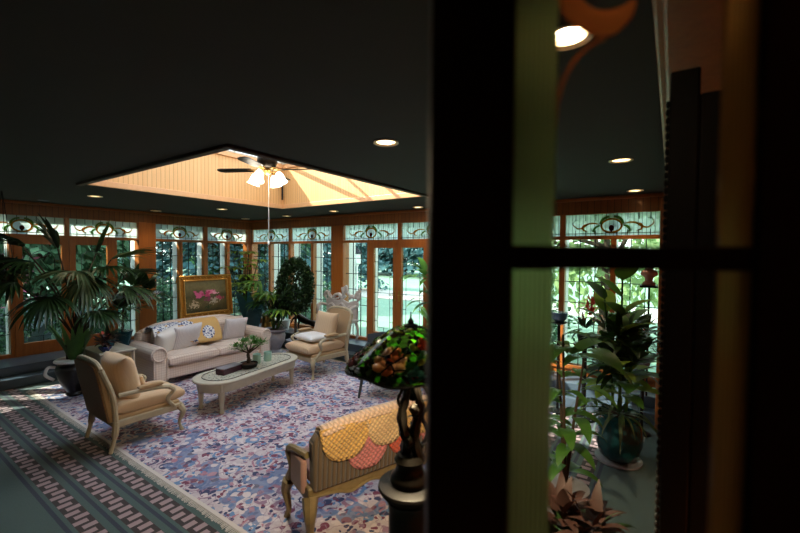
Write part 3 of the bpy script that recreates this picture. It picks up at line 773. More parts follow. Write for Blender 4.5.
def leaves_cluster(name,parent,mat,centers,n,L,W,spread=1.,droop=.4,seed=1,up=.5,vert=(0,0,0),kn=4):
    random.seed(seed); m=MB()
    for c,r in centers:
        for i in range(n):
            a=random.uniform(0,2*PI); e=random.uniform(-.35,1)*spread
            d=Vector((math.cos(a)*math.cos(e),math.sin(a)*math.cos(e),math.sin(e)+up*.3))
            off=d.normalized()*r*random.uniform(.15,1); off.z*=.75
            m.leaf(Vector(c)+off,d+Vector((random.uniform(-.4,.4),random.uniform(-.4,.4),random.uniform(-.2,.3))),L*random.uniform(.65,1.2),W*random.uniform(.7,1.2),droop,n=kn)
    return m.build(name,mat,parent,merge=False)
bp=thing('bonsai_tree','small bonsai tree in a dark bowl on the coffee table','bonsai',ontable(.06,-.09))
MB().lathe([(.08,0),(.12,.02),(.135,.07),(.13,.075),(.12,.06)],seg=20).build('bowl','ebony',bp); MB().lathe([(.12,.055),(.05,.075),(.001,.08)],cap=False,seg=16).build('soil','soil',bp)
b=MB().tube(bez([(0,0,.06),(.02,-.01,.14),(-.01,.0,.2),(.02,.01,.26)],5),[.03]*5+[.024]*6+[.016]*5,8)
cc=[]
for q,(x,y,z) in enumerate([(-.02,-.2,.33),(.0,-.08,.38),(.0,.07,.39),(.03,.2,.33),(.1,.03,.35),(-.1,.02,.36),(.02,-.13,.31),(0,.14,.33)]):
    b.tube([(.01,0,.22),(x*.6,y*.6,z-.05),(x,y,z)],[.012,.006],6); cc.append(((x,y,z),.085))
b.build('trunk','trunk',bp); leaves_cluster('foliage',bp,'leaf_mid',cc,85,.048,.028,1.2,seed=5,kn=2)
for i,(lx,ly,lab) in enumerate([(-.02,.15,'standing next to the bonsai bowl'),(.02,.34,'standing farther from the bonsai bowl')]):
    o=thing('candle_cup','mint green ceramic candle cup '+lab,'candle holder',ontable(lx,ly),0,'mint candle cups on the coffee table')
    MB().lathe([(.054,0),(.06,.02),(.06,.145),(.056,.145),(.054,.03)],cap=False,seg=20).build('cup','mint',o); MB().lathe([(.05,.0),(.05,.1),(.001,.1)],cap=True,seg=16).build('candle','white_cer',o)
o=thing('white_vase','tiny white bottle vase between the two mint cups','vase',ontable(-.1,.25)); MB().lathe([(.025,0),(.035,.03),(.03,.07),(.012,.1),(.012,.16),(.018,.165)],seg=14).build('body','white_cer',o)
# ---- side table
st=thing('side_table','wooden side table with fluted corner post left of the sofa','side table',(-7.08,2.47,RZ0))
MB().bb(-.36,.36,-.24,.24,.65,.68).build('tabletop','grey_wood',st,bevel=.008)
MB().bb(-.32,.32,-.2,.2,.08,.65).build('cabinet_body','cream_wood',st,bevel=.006)
for sx in (-1,1):
    for sy in (-1,1): MB().tube([(sx*.325,sy*.205,0),(sx*.325,sy*.205,.65)],.022,8).build('corner_post','grey_wood',st)
M['panel']=woodmat('honey panel','7a6238','94794a',.45,board=.05,axis='y')
MB().bb(.321,.328,-.17,.17,.12,.61).build('front_panel','panel',st,bevel=.003)
# ================================================================ SETTEE, LAMP, PEDESTAL
sw,sd=1.42,.38
th_=R(70); fx,fy=-math.sin(th_),math.cos(th_); rx_,ry_=math.cos(th_),math.sin(th_)
sc0=(-2.15+rx_*sw/2+fx*sd/2, 1.97+ry_*sw/2+fy*sd/2, RZ0)
se=thing('settee','small carved settee with corded brown back, seen from behind at bottom','settee',sc0,th_)
M['corded']=fabric('corded brown back','5c4a36','2a2018','cord',26)
M['blush']=fabric('blush damask','a47c72')
fr='cream_wood'
M['giltwood']=simple('rubbed gilt wood','7c6a48',.5,.1,var=.35,scale=25)
for sx in (-1,1):
    x=sx*sw/2
    MB().tube(bez([(x,sd/2,.32),(x+sx*.01,sd/2+.04,.22),(x,sd/2+.0,.1),(x-sx*.0,sd/2+.04,.0)],6),[.05,.045,.035,.025,.022,.028],8).build('leg','giltwood',se)
    MB().tube(bez([(x*.97,-sd/2,.36),(x,-sd/2-.05,.25),(x*.98,-sd/2-.02,.12),(x*1.0,-sd/2-.08,0)],6),[.06,.05,.036,.026,.03],8).build('leg','giltwood',se)
    a=MB().tube(bez([(x*.98,-sd/2+.03,.66),(x+sx*.01,-.02,.65),(x+sx*.015,.08,.63),(x+sx*.01,.15,.58),(x,.12,.46),(x,.19,.34)],6),[.026,.026,.03,.034,.026,.03],8).build('armrest','giltwood',se)
    MB().bb(x-.025,x+.025,-sd/2+.05,.1,.36,.62).build('arm_panel','blush',a,bevel=.02)
bot=[(-sw/2,.36),(-.5,.34),(-.36,.30),(-.2,.335),(-.08,.31),(0,.27),(.08,.31),(.2,.335),(.36,.30),(.5,.34),(sw/2,.36)]
bot=[(p.x,p.y) for p in bez([(a,b,0) for a,b in bot],4)]
MB().prism(bot+[(sw/2,.43),(-sw/2,.43)],.05,xf=T(0,-sd/2+.03,0)@RX(90)).build('back_rail','giltwood',se,bevel=.01)
MB().tube([(x,-sd/2-.025,z+.008) for x,z in bot],.012,6).build('rail_moulding','giltwood',se)
MB().bb(-sw/2,sw/2,sd/2-.05,sd/2+.02,.32,.42).bb(-sw/2,-sw/2+.05,-sd/2,sd/2,.32,.42).bb(sw/2-.05,sw/2,-sd/2,sd/2,.32,.42).build('seat_rail','giltwood',se,bevel=.015)
MB().pillow(sw-.08,sd+.02,.17,xf=T(0,.04,.47)@RX(90),pinch=0,plump=.22).build('seat_cushion','blush',se)
ou=[(-sw/2+.03,.41),(-sw/2+.01,.78),(-sw/2+.06,.85),(-.4,.875),(0,.89),(.4,.875),(sw/2-.06,.85),(sw/2-.01,.78),(sw/2-.03,.41)]
MB().prism(ou,.09,xf=T(0,-sd/2+.07,0)@RX(94)@T(0,0,0)).build('backrest','corded',se,bevel=.02)
# scalloped quilt: overlapping quilted half-round lappets hanging over the back
M['q_gold']=fabric('quilted gold cotton','d3a55c',kind='quilt',scale=24)
M['q_buff']=fabric('quilted buff cotton','dcb787',kind='quilt',scale=24)
M['q_rose']=fabric('quilted rose cotton','cf7a7a',kind='quilt',scale=24)
M['q_coral']=fabric('quilted coral cotton','d6583a',kind='quilt',scale=24)
M['q_top']=fabric('quilted blush cotton','dab8a0',kind='quilt',scale=24)
qu=thing('scalloped_quilt','scalloped quilt of gold, rose and coral lappets draped over the settee back','quilt',sc0,th_)
yb=-sd/2-.075
def back_y(z): return -sd/2-.028-(z-.4)*.07*1.0-.0
def scal(cx,w,top,drop,off,mat):
    m=MB(); n=16; rows=8; vs=[];fs=[]
    for j in range(rows+1):
        for i in range(n+1):
            u=-1+2*i/n; ext=drop*math.sqrt(max(0,1-abs(u)**2.6)); z=top-.03*0-(j/rows)*ext
            x=cx+u*w/2
            vs.append((x,-sd/2-.065-off-.006*math.sin(j*.8+u*3),z))
    for j in range(rows):
        for i in range(n): a=j*(n+1)+i; fs.append((a,a+1,a+n+2,a+n+1))
    m.add(vs,fs).build('lappet',mat,qu,solid=.016)
scal(-.24,.40,.74,.27,.000,'q_rose'); scal(.12,.38,.76,.27,.0,'q_coral'); scal(.46,.38,.74,.27,.0,'q_rose')
scal(-.44,.42,.87,.27,.017,'q_gold'); scal(-.07,.40,.89,.27,.019,'q_buff'); scal(.29,.38,.89,.27,.019,'q_gold'); scal(.58,.26,.87,.25,.017,'q_buff')
vs=[];fs=[];n=24
prof=[(-sd/2-.088,.865),(-sd/2-.086,.885),(-sd/2-.07,.905),(-sd/2-.03,.915),(-sd/2+.02,.905),(-sd/2+.06,.85),(-sd/2+.09,.72),(-sd/2+.11,.57)]
for i in range(n+1):
    x=-.63+1.28*i/n; dz=-.045*abs(x/.6)**2
    for y,z in prof: vs.append((x,y+.004*math.sin(x*25),z+dz+.006))
k=len(prof)
for i in range(n):
    for j in range(k-1): a=i*k+j; fs.append((a,a+k,a+k+1,a+1))
MB().add(vs,fs).build('top_fold','q_top',qu,solid=.014,sub=1)

# ---- pedestal and stained-glass lamp
PX,PY=-.885,1.375
pd=thing('pedestal','black turned wooden pedestal carrying the stained glass lamp','pedestal',(PX,PY,0))
MB().lathe([(.02,1.2),(.115,1.2),(.128,1.195),(.131,1.185),(.124,1.17),(.11,1.165),(.1,1.155),(.095,1.14)],seg=40).build('top_plate','ebony',pd)
MB().lathe([(.1,1.14),(.088,1.12),(.085,1.08),(.085,.25),(.1,.2),(.11,.18)],seg=32).build('column','ebony',pd)
MB().lathe([(.17,0),(.17,.06),(.15,.08),(.13,.14),(.11,.18)],seg=32).build('base','ebony',pd)
LZ=1.2
la=thing('table_lamp','stained glass lamp with rose patterned shade and dark bronze figural base','lamp',(PX,PY,LZ),R(34.4))
MB().lathe([(.075,0),(.08,.01),(.078,.03),(.06,.05),(.055,.08),(.065,.1),(.05,.12)],seg=24).build('base','bronze',la)
st_=MB()
for k,(x0,ph) in enumerate(((-.022,0),(.03,2.2))):
    pts=[(x0+.012*math.sin(t*9+ph),.012*math.cos(t*9+ph),.1+.34*t) for t in [i/12 for i in range(13)]]
    st_.tube(pts,[.028,.022,.027,.02,.026,.019,.024,.018,.022,.016,.02,.018,.022],8)
st_.build('stem','bronze',la)
fg=MB(); random.seed(3)
for k in range(7):
    t=k/7; a=k*2.3; fg.ball((.035*math.cos(a),.03*math.sin(a),.1+.3*t),(.02,.018,.026),8,6,jit=.15)
fg.tube(bez([(.03,0,.12),(.075,.01,.2),(.05,0,.28),(.085,0,.34),(.05,0,.42)],5),.009,6).tube(bez([(-.03,0,.4),(-.05,0,.34),(-.02,0,.3)],5),.007,6)
for k in range(5): fg.leaf((.03,0,.15+.06*k),(math.cos(k*2),math.sin(k*2),.6),.07,.035,.5)
fg.build('ornament','bronze',la)
# shade dome
SH=[(.262,.488),(.258,.5),(.243,.516),(.213,.542),(.175,.570),(.13,.606),(.085,.634),(.05,.649),(.03,.655)]
def dome(th,h,off=.002):
    """h 0..1 up the shade"""
    f=h*(len(SH)-1); i=min(int(f),len(SH)-2); r=SH[i][0]+(SH[i+1][0]-SH[i][0])*(f-i); z=SH[i][1]+(SH[i+1][1]-SH[i][1])*(f-i)
    r*=1+.02*math.sin(th*6)*(1-h); return Vector(((r+off)*math.cos(th),(r+off)*math.sin(th),z+off*1.2-.006*math.sin(th*6)*(1-h)))
def shade_mat(name,cols,scale,clear=.1,es=0):
    t=NT(name); c=t.co(); v=t.vor(c,scale); e=t.vor(c,scale,'DISTANCE_TO_EDGE')
    h=t.n('ShaderNodeSeparateColor'); t.l(v.outputs['Color'],h.inputs[0])
    f=t.ramp(h.outputs[0],[(i/len(cols),lin(k)) for i,k in enumerate(cols)],True)
    ed=t.math('LESS_THAN',e.outputs['Distance'],.05); f=t.mix(ed,f,(.01,.01,.008,1))
    tl=t.n('ShaderNodeBsdfTranslucent'); t.l(f,tl.inputs[0]); pb=t.n('ShaderNodeBsdfPrincipled'); t.l(f,pb.inputs['Base Color']); pb.inputs['Roughness'].default_value=.15
    mx=t.n('ShaderNodeMixShader'); mx.inputs[0].default_value=.4; t.l(tl.outputs[0],mx.inputs[1]); t.l(pb.outputs[0],mx.inputs[2]); t.l(mx.outputs[0],t.out.inputs[0]); return t.m
M['sh_leaf']=shade_mat('green mosaic glass',['10200f','2a4a1c','141c10','3c5a24','1a140e','26381c','0e140c'],38)
M['g_lime']=shade_mat('lime glass',['a8b438','c8c848'],8); M['g_green']=shade_mat('leaf glass',['5a8a34','78a040'],8); M['g_teal']=shade_mat('sea glass',['3a7a68','5a9078'],8)
M['g_rose']=shade_mat('yellow rose glass',['f8c070','f0a050','fad090'],14); M['g_core']=shade_mat('orange rose glass',['e05a24','c83c1c'],10); M['g_pink']=shade_mat('dusky rose glass',['a8626c','c08888','8a3a4c'],12); M['g_red']=shade_mat('ruby glass',['c02418','d84020'],10); M['g_blue']=shade_mat('pale blue glass',['b8c4e0','98a8d0'],12)
vs=[];fs=[];n=60; rows=16
for j in range(rows+1):
    for i in range(n): vs.append(dome(2*PI*i/n,j/rows,0))
for j in range(rows):
    for i in range(n): a=j*n+i; b_=j*n+(i+1)%n; fs.append((a,b_,b_+n,a+n))
shd=MB().add(vs,fs).build('lamp_shade','sh_leaf',la,solid=.003)
def piece(m,th,h,pts,off):
    """conforming glass piece around (th,h); pts in metres on the surface"""
    R_=max(.05,dome(th,h,0).xy.length); L=.36
    poly=[dome(th+x/R_,min(.98,max(.02,h+y/L)),off) for x,y in pts]; c=dome(th,h,off+.002)
    b=len(m.v); m.v+=[*poly,dome(th+sum(x for x,y in pts)/len(pts)/R_,min(.98,max(.02,h+sum(y for x,y in pts)/len(pts)/L)),off+.002)]
    k=len(poly)
    for i in range(k): m.f.append((b+i,b+(i+1)%k,b+k))
def rose(th,h,r,mo,mc,nm):
    a=MB(); b=MB(); piece(a,th,h,[(r*(.92+.1*math.cos(5*q))*math.cos(q),r*(.92+.1*math.cos(5*q))*.9*math.sin(q)) for q in [2*PI*w/20 for w in range(20)]],.002)
    for ringr,cnt,mm,sz in ((r*.72,7,a,.44),(r*.36,4,a,.36),(r*.14,3,b,.22)):
        for k in range(cnt):
            t=2*PI*k/cnt+ringr*30; cxp,cyp=ringr*math.cos(t),ringr*math.sin(t); s=r*sz
            piece(mm,th,h,[(cxp+s*math.cos(t+q)*(.8 if i%2 else 1),cyp+s*.85*math.sin(t+q)) for i,q in enumerate([2*PI*w/7 for w in range(7)])],.003+.0015*(r-ringr)/r+ (k%2)*.0008)
    a.build(nm,mo,shd,solid=.0012,merge=False); b.build(nm+'_centre',mc,shd,solid=.0012,merge=False)
def gleaf(m,th,h,s,ang):
    pts=[(0,-1),(.38,-.45),(.42,.2),(0,1),(-.42,.2),(-.38,-.45)]
    ca,sa=math.cos(ang),math.sin(ang); piece(m,th,h,[(s*(x*ca-y*sa),s*(x*sa+y*ca)) for x,y in pts],.003)
# theta: -90deg faces the camera; 180 = screen left
rose(R(-114),.42,.062,'g_rose','g_core','rose_glass'); rose(R(-62),.22,.055,'g_pink','g_red','dusky_rose_glass'); rose(R(-88),.2,.045,'g_teal','g_pink','peony_glass')
rose(R(-150),.12,.045,'g_blue','g_blue','pale_blossom_glass'); rose(R(-168),.3,.05,'g_pink','g_core','side_rose_glass'); rose(R(-45),.5,.045,'g_rose','g_core','right_rose_glass')
rose(R(60),.35,.055,'g_rose','g_core','rear_rose_glass'); rose(R(120),.35,.055,'g_pink','g_red','rear_dusky_rose_glass'); rose(R(5),.3,.055,'g_rose','g_core','far_rose_glass')
rose(R(-72),.62,.026,'g_red','g_red','bud_glass')
for mt,sd_,cnt in (('g_lime',1,34),('g_green',2,40),('g_teal',3,12)):
    random.seed(sd_); m=MB()
    for i in range(cnt): m=MB(); gleaf(m,random.uniform(-PI,PI),random.uniform(.15,.9),random.uniform(.015,.025),random.uniform(0,6)); m.build('leaf_glass',mt,shd,solid=.001,merge=False)
random.seed(9); m=MB()
for i in range(12): m=MB(); gleaf(m,R(-86)+random.uniform(-.5,.5),random.uniform(.4,.92),.024,random.uniform(0,6)); m.build('leaf_glass','g_lime',shd,solid=.001,merge=False)
MB().tube([dome(2*PI*i/60,0,0) for i in range(61)],.005,6).build('rim','bronze',shd)
MB().lathe([(.035,.65),(.03,.662),(.012,.668),(.014,.675),(.004,.69),(.002,.715)]).build('finial','bronze',la)
MB().tube([(0,0,.44),(0,0,.66)],.006,6).build('centre_rod','bronze',la)
bl=bpy.data.lights.new('lamp_bulb','POINT'); bl.energy=75; bl.color=(1,.8,.5); bl.shadow_soft_size=.03
bo_=bpy.data.objects.new('lamp_bulb',bl); col.objects.link(bo_); bo_.parent=la; bo_.location=(.045,-.03,.55)

# ================================================================ PAINTING ON EASEL, SCULPTURES
def canvas_mat():
    t=NT('old garden painting'); c=t.co(); X=t.xyz(c); n=t.noise(c,5,5); n2=t.noise(c,22,4)
    z=X[2]; base=t.ramp(t.math('ADD',t.math('MULTIPLY',z,1.2),t.math('MULTIPLY',n,.5)),[(.0,lin('1c180e')),(.4,lin('3a341c')),(.6,lin('6e6238')),(.75,lin('4a4a28')),(1,lin('8a7e54'))])
    base=t.mix(t.math('MULTIPLY',n2,.6),base,lin('332c1a'))
    def blob(base,cx,cz,r,hexc,s=12,k=.35):
        d=t.math('SQRT',t.math('ADD',t.math('POWER',t.math('MULTIPLY',t.math('SUBTRACT',X[0],cx),.62),2),t.math('POWER',t.math('SUBTRACT',z,cz),2)))
        m=t.math('LESS_THAN',t.math('ADD',d,t.math('MULTIPLY',t.math('SUBTRACT',t.noise(c,s,3),.5),k)),r)
        return t.mix(m,base,lin(hexc))
    base=blob(base,-.12,.47,.06,'c85a86'); base=blob(base,.1,.5,.055,'d4769a'); base=blob(base,.28,.4,.04,'a84060'); base=blob(base,.0,.47,.035,'b0386a')
    base=blob(base,-.26,.27,.045,'b8a488',26); base=blob(base,.16,.33,.05,'a8a08e',26); base=blob(base,.05,.36,.03,'7a3450'); base=blob(base,.02,.2,.03,'2c3a1c',20); base=blob(base,.2,.47,.03,'dca0b4')
    t.pr(base,.45); return t.m
M['canvas']=canvas_mat()
pt=thing('framed_painting','gilt framed flower painting standing on an easel behind the sofa','painting',(-7.86,4.47,.84),R(90)+R(3))
# local x -> world +y ; local y -> world -x ; tilt back slightly
TL=RX(-5)
W2,H2=1.14,.86
fm=MB()
for a,(hw,hh,d0,d1) in enumerate(((W2/2,H2,.0,.045),)):
    b=.115
    for (x0,x1,z0,z1) in ((-hw,hw,hh-b,hh),(-hw,hw,0,b),(-hw,-hw+b,b,hh-b),(hw-b,hw,b,hh-b)): fm.bb(x0,x1,-.035,.03,z0,z1,xf=TL)
fo=fm.build('frame','gilt',pt,smooth=False,bevel=.014)
b=.1; m=MB()
for q,(bb_,y) in enumerate(((.012,-.05),(.1,-.045))):
    x0,z0,x1,z1=-W2/2+bb_,bb_,W2/2-bb_,H2-bb_; m.tube([TL@Vector(p) for p in ((x0,y,z0),(x1,y,z0),(x1,y,z1),(x0,y,z1),(x0,y,z0))],.02,6)
for i in range(9): m.ball((TL@Vector((-W2/2+.07+i*(W2-.14)/8,-.045,.055))),.02,6,5); m.ball((TL@Vector((-W2/2+.07+i*(W2-.14)/8,-.045,H2-.055))),.02,6,5)
M['gilt2']=simple('bright gilt','dca85a',.3,.7,var=.3,scale=30); m.build('frame_ornament','gilt2',fo)
MB().bb(-W2/2+b,W2/2-b,-.02,.0,b,H2-b,xf=TL).build('canvas','canvas',pt,smooth=False)
es=thing('easel','dark wooden easel holding the gilt framed painting','easel',(-7.9,4.47,0),R(93))
E1=MB(); 
for s in (-1,1): E1.tube([(s*.42,-.06,0),(s*.08,.1,1.75)],.018,6).build('leg','darktrim',es) if False else MB().tube([(s*.40,-.0,0),(s*.1,.1,1.66)],.016,6).build('leg','darktrim',es)
MB().tube([(0,.42,0),(0,.12,1.6)],.016,6).build('rear_leg','darktrim',es)
MB().bb(-.42,.42,-.07,.04,.79,.825).build('ledge','darktrim',es)

# teal heron like planter stand + glazed vase
M['teal_dark']=simple('dark teal ceramic','173c46',.18,var=.3,scale=8)
bg_=thing('banana_plant','big blue green leafed plant standing behind the right end of sofa','plant',(-7.85,5.55,0))
MB().lathe([(.12,0),(.16,.05),(.17,.3),(.185,.32),(.165,.31)],cap=True,seg=16).build('pot','teal_dark',bg_)
m=MB()
for d,L,W,dr in (((.1,-.35,1),.95,.3,.5),((.25,.0,1.2),1.1,.3,.35),((.05,-.1,1),.8,.26,.9),((.4,-.3,.8),.85,.3,.8),((-.2,.3,1),.9,.26,.4)):
    m.leaf((random.uniform(-.04,.04),random.uniform(-.04,.04),.3),d,L+.25,W,dr,n=10,shape=.8)
m.build('leaves','leaf_blue',bg_)
vz=thing('glass_vase','amber glazed jar with white rim beside the blue green plant','vase',(-7.72,5.84,0))
MB().lathe([(.06,0),(.13,.06),(.15,.25),(.13,.5),(.11,.68),(.14,.74)],seg=20).build('body','brass',vz); MB().lathe([(.135,.735),(.15,.74),(.15,.76),(.13,.76)],cap=False,seg=20).build('rim','white_cer',vz)
# carved white chair/bench on the back step
cv=thing('carved_armchair','chalky white armchair with tangled branch carving behind the far armchair','armchair',(-6.0,6.38,.3),PI)
for sx in (-1,1):
    for sy in (-1,1): MB().tube(bez([(sx*.4,sy*.12,.42),(sx*.44,sy*.15,.2),(sx*.41,sy*.14,0)],5),[.04,.028,.03],8).build('leg','carved',cv)
MB().bb(-.46,.46,-.17,.17,.38,.46).build('seat','carved',cv,bevel=.03)
MB().prism([(-.45,0),(-.47,.38),(-.4,.42),(-.2,.36),(0,.42),(.2,.38),(.4,.43),(.47,.4),(.45,0)],.05,xf=T(0,-.1,.44)@RX(90)).build('backrest','carved',cv,bevel=.015)
m=MB(); random.seed(12)
for P in ([(-.47,.4),(-.52,.5),(-.42,.56),(-.36,.46),(-.25,.4),(-.1,.44)],[(-.3,.4),(-.2,.5),(-.08,.52),(.02,.44),(.12,.5)],[(.0,.44),(.06,.55),(.02,.66),(.1,.6),(.12,.7),(.18,.56),(.28,.5)],[(.2,.42),(.3,.5),(.4,.48),(.44,.58),(.52,.66)],[(.45,.4),(.5,.5),(.46,.6),(.54,.62)],[(-.45,.2),(-.3,.3),(-.15,.22),(0,.32),(.15,.22),(.3,.3),(.45,.2)]):
    m.tube(bez([(-x,.0-.12,.44+z) for x,z in P],5),[.02,.045,.035,.05,.03,.02],7)
m.build('crest_carving','carved',cv)
for sx in (-1,1): MB().tube(bez([(sx*.45,-.1,.72),(sx*.5,.05,.74),(sx*.47,.15,.66),(sx*.45,.14,.44)],5),[.03,.035,.045,.03],8).build('armrest','carved',cv)
# bronze leaping hound
hd=thing('hound_sculpture','dark bronze leaping hound sculpture on the step by the topiary','sculpture',(-6.95,6.32,.3),R(10))
m=MB()
m.tube(bez([(-.28,0,.5),(-.18,0,.38),(0,0,.3),(.2,0,.26),(.3,0,.2)],5),[.045,.07,.085,.06,.07,.04],10)
m.tube(bez([(-.26,0,.46),(-.33,0,.56),(-.34,0,.62)],5),[.045,.035,.03],8); m.ball((-.38,0,.64),(.07,.032,.034),8,6)
m.tube(bez([(.27,.03,.22),(.3,.03,.1),(.24,.03,.06),(.33,.03,.0)],5),[.045,.025,.018,.015],7); m.tube(bez([(.27,-.03,.22),(.36,-.03,.12),(.33,-.03,.05),(.44,-.03,.01)],5),[.045,.025,.018,.015],7)
m.tube(bez([(-.2,.03,.36),(-.24,.03,.18),(-.2,.03,.0)],5),[.035,.02,.015],7); m.tube(bez([(-.22,-.03,.38),(-.34,-.03,.34),(-.4,-.03,.24)],5),[.032,.02,.014],7)
m.tube(bez([(.3,0,.24),(.42,0,.22),(.5,0,.3)],5),[.02,.012,.006],6)
m.build('body','bronze',hd); MB().bb(-.32,.5,-.08,.08,-.0,.012).build('plinth','bronze',hd,bevel=.004)

# dark armchair with white cushion near the back doors
M['charcoal']=simple('charcoal painted wicker','2c3438',.6,var=.35,scale=60,bump=.3)
wk=thing('club_chair','low dark wicker armchair behind the lamp shade','armchair',(-3.6,4.95,RZ0),R(180+24))
W=.8;D=.72
for sx in (-1,1):
    for sy in (-1,1): MB().tube([(sx*.33,sy*.28,.3),(sx*.37,sy*.34,0)],[.026,.018],8).build('leg','charcoal',wk)
    MB().tube(bez([(sx*.37,.33,.34),(sx*.4,.34,.56),(sx*.4,.1,.62),(sx*.39,-.3,.68)],6),.028,8).build('armrest','charcoal',wk)
    MB().bb(sx*.37-.012,sx*.37+.012,-.32,.3,.3,.58).build('side_panel','charcoal',wk,bevel=.005)
MB().prism([(-.4,0),(-.44,.52),(-.2,.57),(0,.58),(.2,.57),(.44,.52),(.4,0)],.035,xf=T(0,-.3,.3)@RX(100)).build('backrest','charcoal',wk,bevel=.01)
MB().bb(-.38,.38,-.33,.34,.27,.34).build('seat','charcoal',wk,bevel=.01)
pillow_thing('small ivory pillow standing in the dark wicker armchair',(-3.68,5.05,.56),24,-14,.36,.36,.13,'whitefab')
# ================================================================ PLANTS
def fan_leaf(m,hub,d,r,n,droop,spread=150,w=.045,up=None,split=0):
    """palm fan: n blades radiating from hub around heading d"""
    d=Vector(d).normalized(); s=d.cross(Vector((0,0,1))); s=s.normalized() if s.length>.05 else Vector((1,0,0))
    for i in range(n):
        a=R(-spread/2+spread*i/(n-1)); dd=d*math.cos(a)+s*math.sin(a)+Vector((0,0,random.uniform(-.05,.08)))
        m.leaf(hub,dd,r*random.uniform(.88,1.05)*(1-.12*abs(a)/1.5),w,droop*random.uniform(.8,1.2),n=8,shape=.75,fold=.35)
M['urn_dark']=simple('dark glazed urn','2a2622',.35,var=.4,scale=9)
def palm():
    r=thing('fan_palm','tall fan palm with drooping fronds in a handled urn, at left','palm',(-7.36,2.13-.0,RZ0))
    MB().lathe([(.1,0),(.12,.03),(.1,.06),(.17,.18),(.23,.36),(.235,.42),(.2,.47),(.225,.5),(.24,.52),(.215,.53),(.2,.5)],seg=28,cap=True).build('urn','urn_dark',r)
    MB().lathe([(.2,.49),(.1,.52),(.001,.53)],cap=False,seg=16).build('soil','soil',r)
    MB().lathe([(.222,.515),(.245,.515),(.25,.53),(.235,.545),(.215,.54)],cap=True,seg=28).build('urn_rim','white_cer',r)
    for s in (-1,1): MB().tube(bez([(s*.04,-.22,.45),(s*.05,-.30,.46),(s*.05,-.33,.36),(s*.03,-.24,.27)],5) if s<0 else bez([(.0,.2,.45),(.02,.30,.46),(.02,.33,.36),(0,.22,.27)],5),.022,7).build('urn_handle','white_cer',r)
    st=MB(); st.tube(bez([(0,0,.48),(.02,.02,.7),(-.01,.05,.95)],5),[.055,.05,.045],9)
    st.tube(bez([(-.05,-.05,.48),(-.08,-.06,.75)],5),[.04,.03],8)
    hubs=[((.0,.15,1.78),(.35,-.25,-.35),.78,26,1.1,170),((.05,.62,1.58),(.35,.65,-.1),.8,26,1.1,150),((-.05,.5,2.02),(.1,.75,.35),.8,20,.5,110),((-.1,.32,2.12),(.1,.3,1),.62,18,.3,120),
          ((0,-.45,1.98),(.05,-.8,.2),.85,22,.75,140),((-.1,-.62,1.72),(.1,-.8,-.2),.7,20,.9,150),((.1,.02,1.85),(.5,-.75,.05),.7,20,.8,120),((-.1,-.15,2.18),(0,-.35,.9),.6,16,.4,100),((.15,.25,1.25),(.7,.2,-.1),.55,18,1.0,150),((-.25,.8,1.75),(-.2,.8,.3),.7,18,.7,130),((.1,-.3,1.5),(.4,-.6,-.3),.7,22,1.1,160),((.0,-.55,2.2),(.1,-.7,.5),.6,18,.6,120),((.1,.35,1.9),(.5,.4,.1),.62,20,.9,150)]
    for h,d,rr,n,dr,sp in hubs: st.tube(bez([(0,.04,.8),(h[0]*.4,h[1]*.35,h[2]*.72),h],6),[.016,.012,.009],6)
    st.build('stem','trunk',r)
    random.seed(21)
    for k,(h,d,rr,n,dr,sp) in enumerate(hubs):
        m=MB(); fan_leaf(m,h,d,rr,n,dr,sp,.058); m.build('frond','leaf_palm' if k in (0,1,2,6) else 'leaf_dark',r,merge=False)
    random.seed(5); m=MB()
    for i in range(26):
        a=random.uniform(0,2*PI); m.leaf((.05*math.cos(a),.05*math.sin(a),.5),(math.cos(a)*.5,math.sin(a)*.5,1.3),random.uniform(.45,.75),.09,.5,n=7)
    m.build('lower_leaves','leaf_mid',r,merge=False)
palm()
# hanging basket at far left
hb=thing('hanging_basket','dark hanging basket of ferns in front of the leftmost door pane','hanging plant',(-8.1,1.52,CE))
for k in range(3): a=k*2.1; MB().tube([(0,0,0),(.16*math.cos(a),.16*math.sin(a),-1.2)],.004,4).build('cord','iron',hb)
MB().lathe([(.02,-1.38),(.12,-1.35),(.17,-1.2),(.165,-1.2)],seg=18).build('basket','trunk',hb)
leaves_cluster('foliage',hb,'leaf_dark',[((0,0,-1.18),.2),((.05,.12,-1.25),.2),((0,-.15,-1.25),.2)],110,.2,.05,1.4,1.1,seed=8)
leaves_cluster('blossom',hb,'flower_pink',[((.1,0,-1.1),.2)],10,.05,.05,1.,.4,seed=9)
# orchid and blooms on the side table
oc=thing('orchid_pot','white orchid in a dark pot on the side table by the palm','orchid',(-7.2,2.52,RZ0+.681))
MB().lathe([(.06,0),(.08,.1),(.085,.12),(.07,.12)],seg=16).build('pot','teal_dark',oc)
leaves_cluster('leaves',oc,'leaf_dark',[((0,0,.14),.05)],14,.26,.06,1.,.8,seed=3,kn=5)
m=MB()
for P in ([(0,0,.1),(.02,.1,.4),(.05,.35,.62),(.05,.6,.68)],[(0,0,.1),(0,.05,.45),(.02,.2,.72),(.03,.5,.82)]): m.tube(bez(P,6),.006,5)
m.build('stem','leaf_mid',oc)
leaves_cluster('blossom',oc,'flower_white',[((.05,.45,.72),.12),((.04,.6,.7),.12),((.03,.3,.72),.1)],26,.07,.06,1.2,.3,seed=4,kn=3)
bw=thing('flower_bowl','small blue bowl with bronze leaves and red blooms on the side table','flower bowl',(-6.84,2.34,RZ0+.681))
M['cobalt']=simple('cobalt glaze','24306a',.2)
MB().lathe([(.04,0),(.08,.05),(.085,.08),(.07,.08)],seg=16).build('bowl','cobalt',bw)
leaves_cluster('leaves',bw,'leaf_red',[((0,0,.14),.12)],70,.12,.05,1.2,.8,seed=6); leaves_cluster('blossom',bw,'flower_red',[((0,0,.2),.12)],12,.05,.05,1.2,.4,seed=7,kn=3)
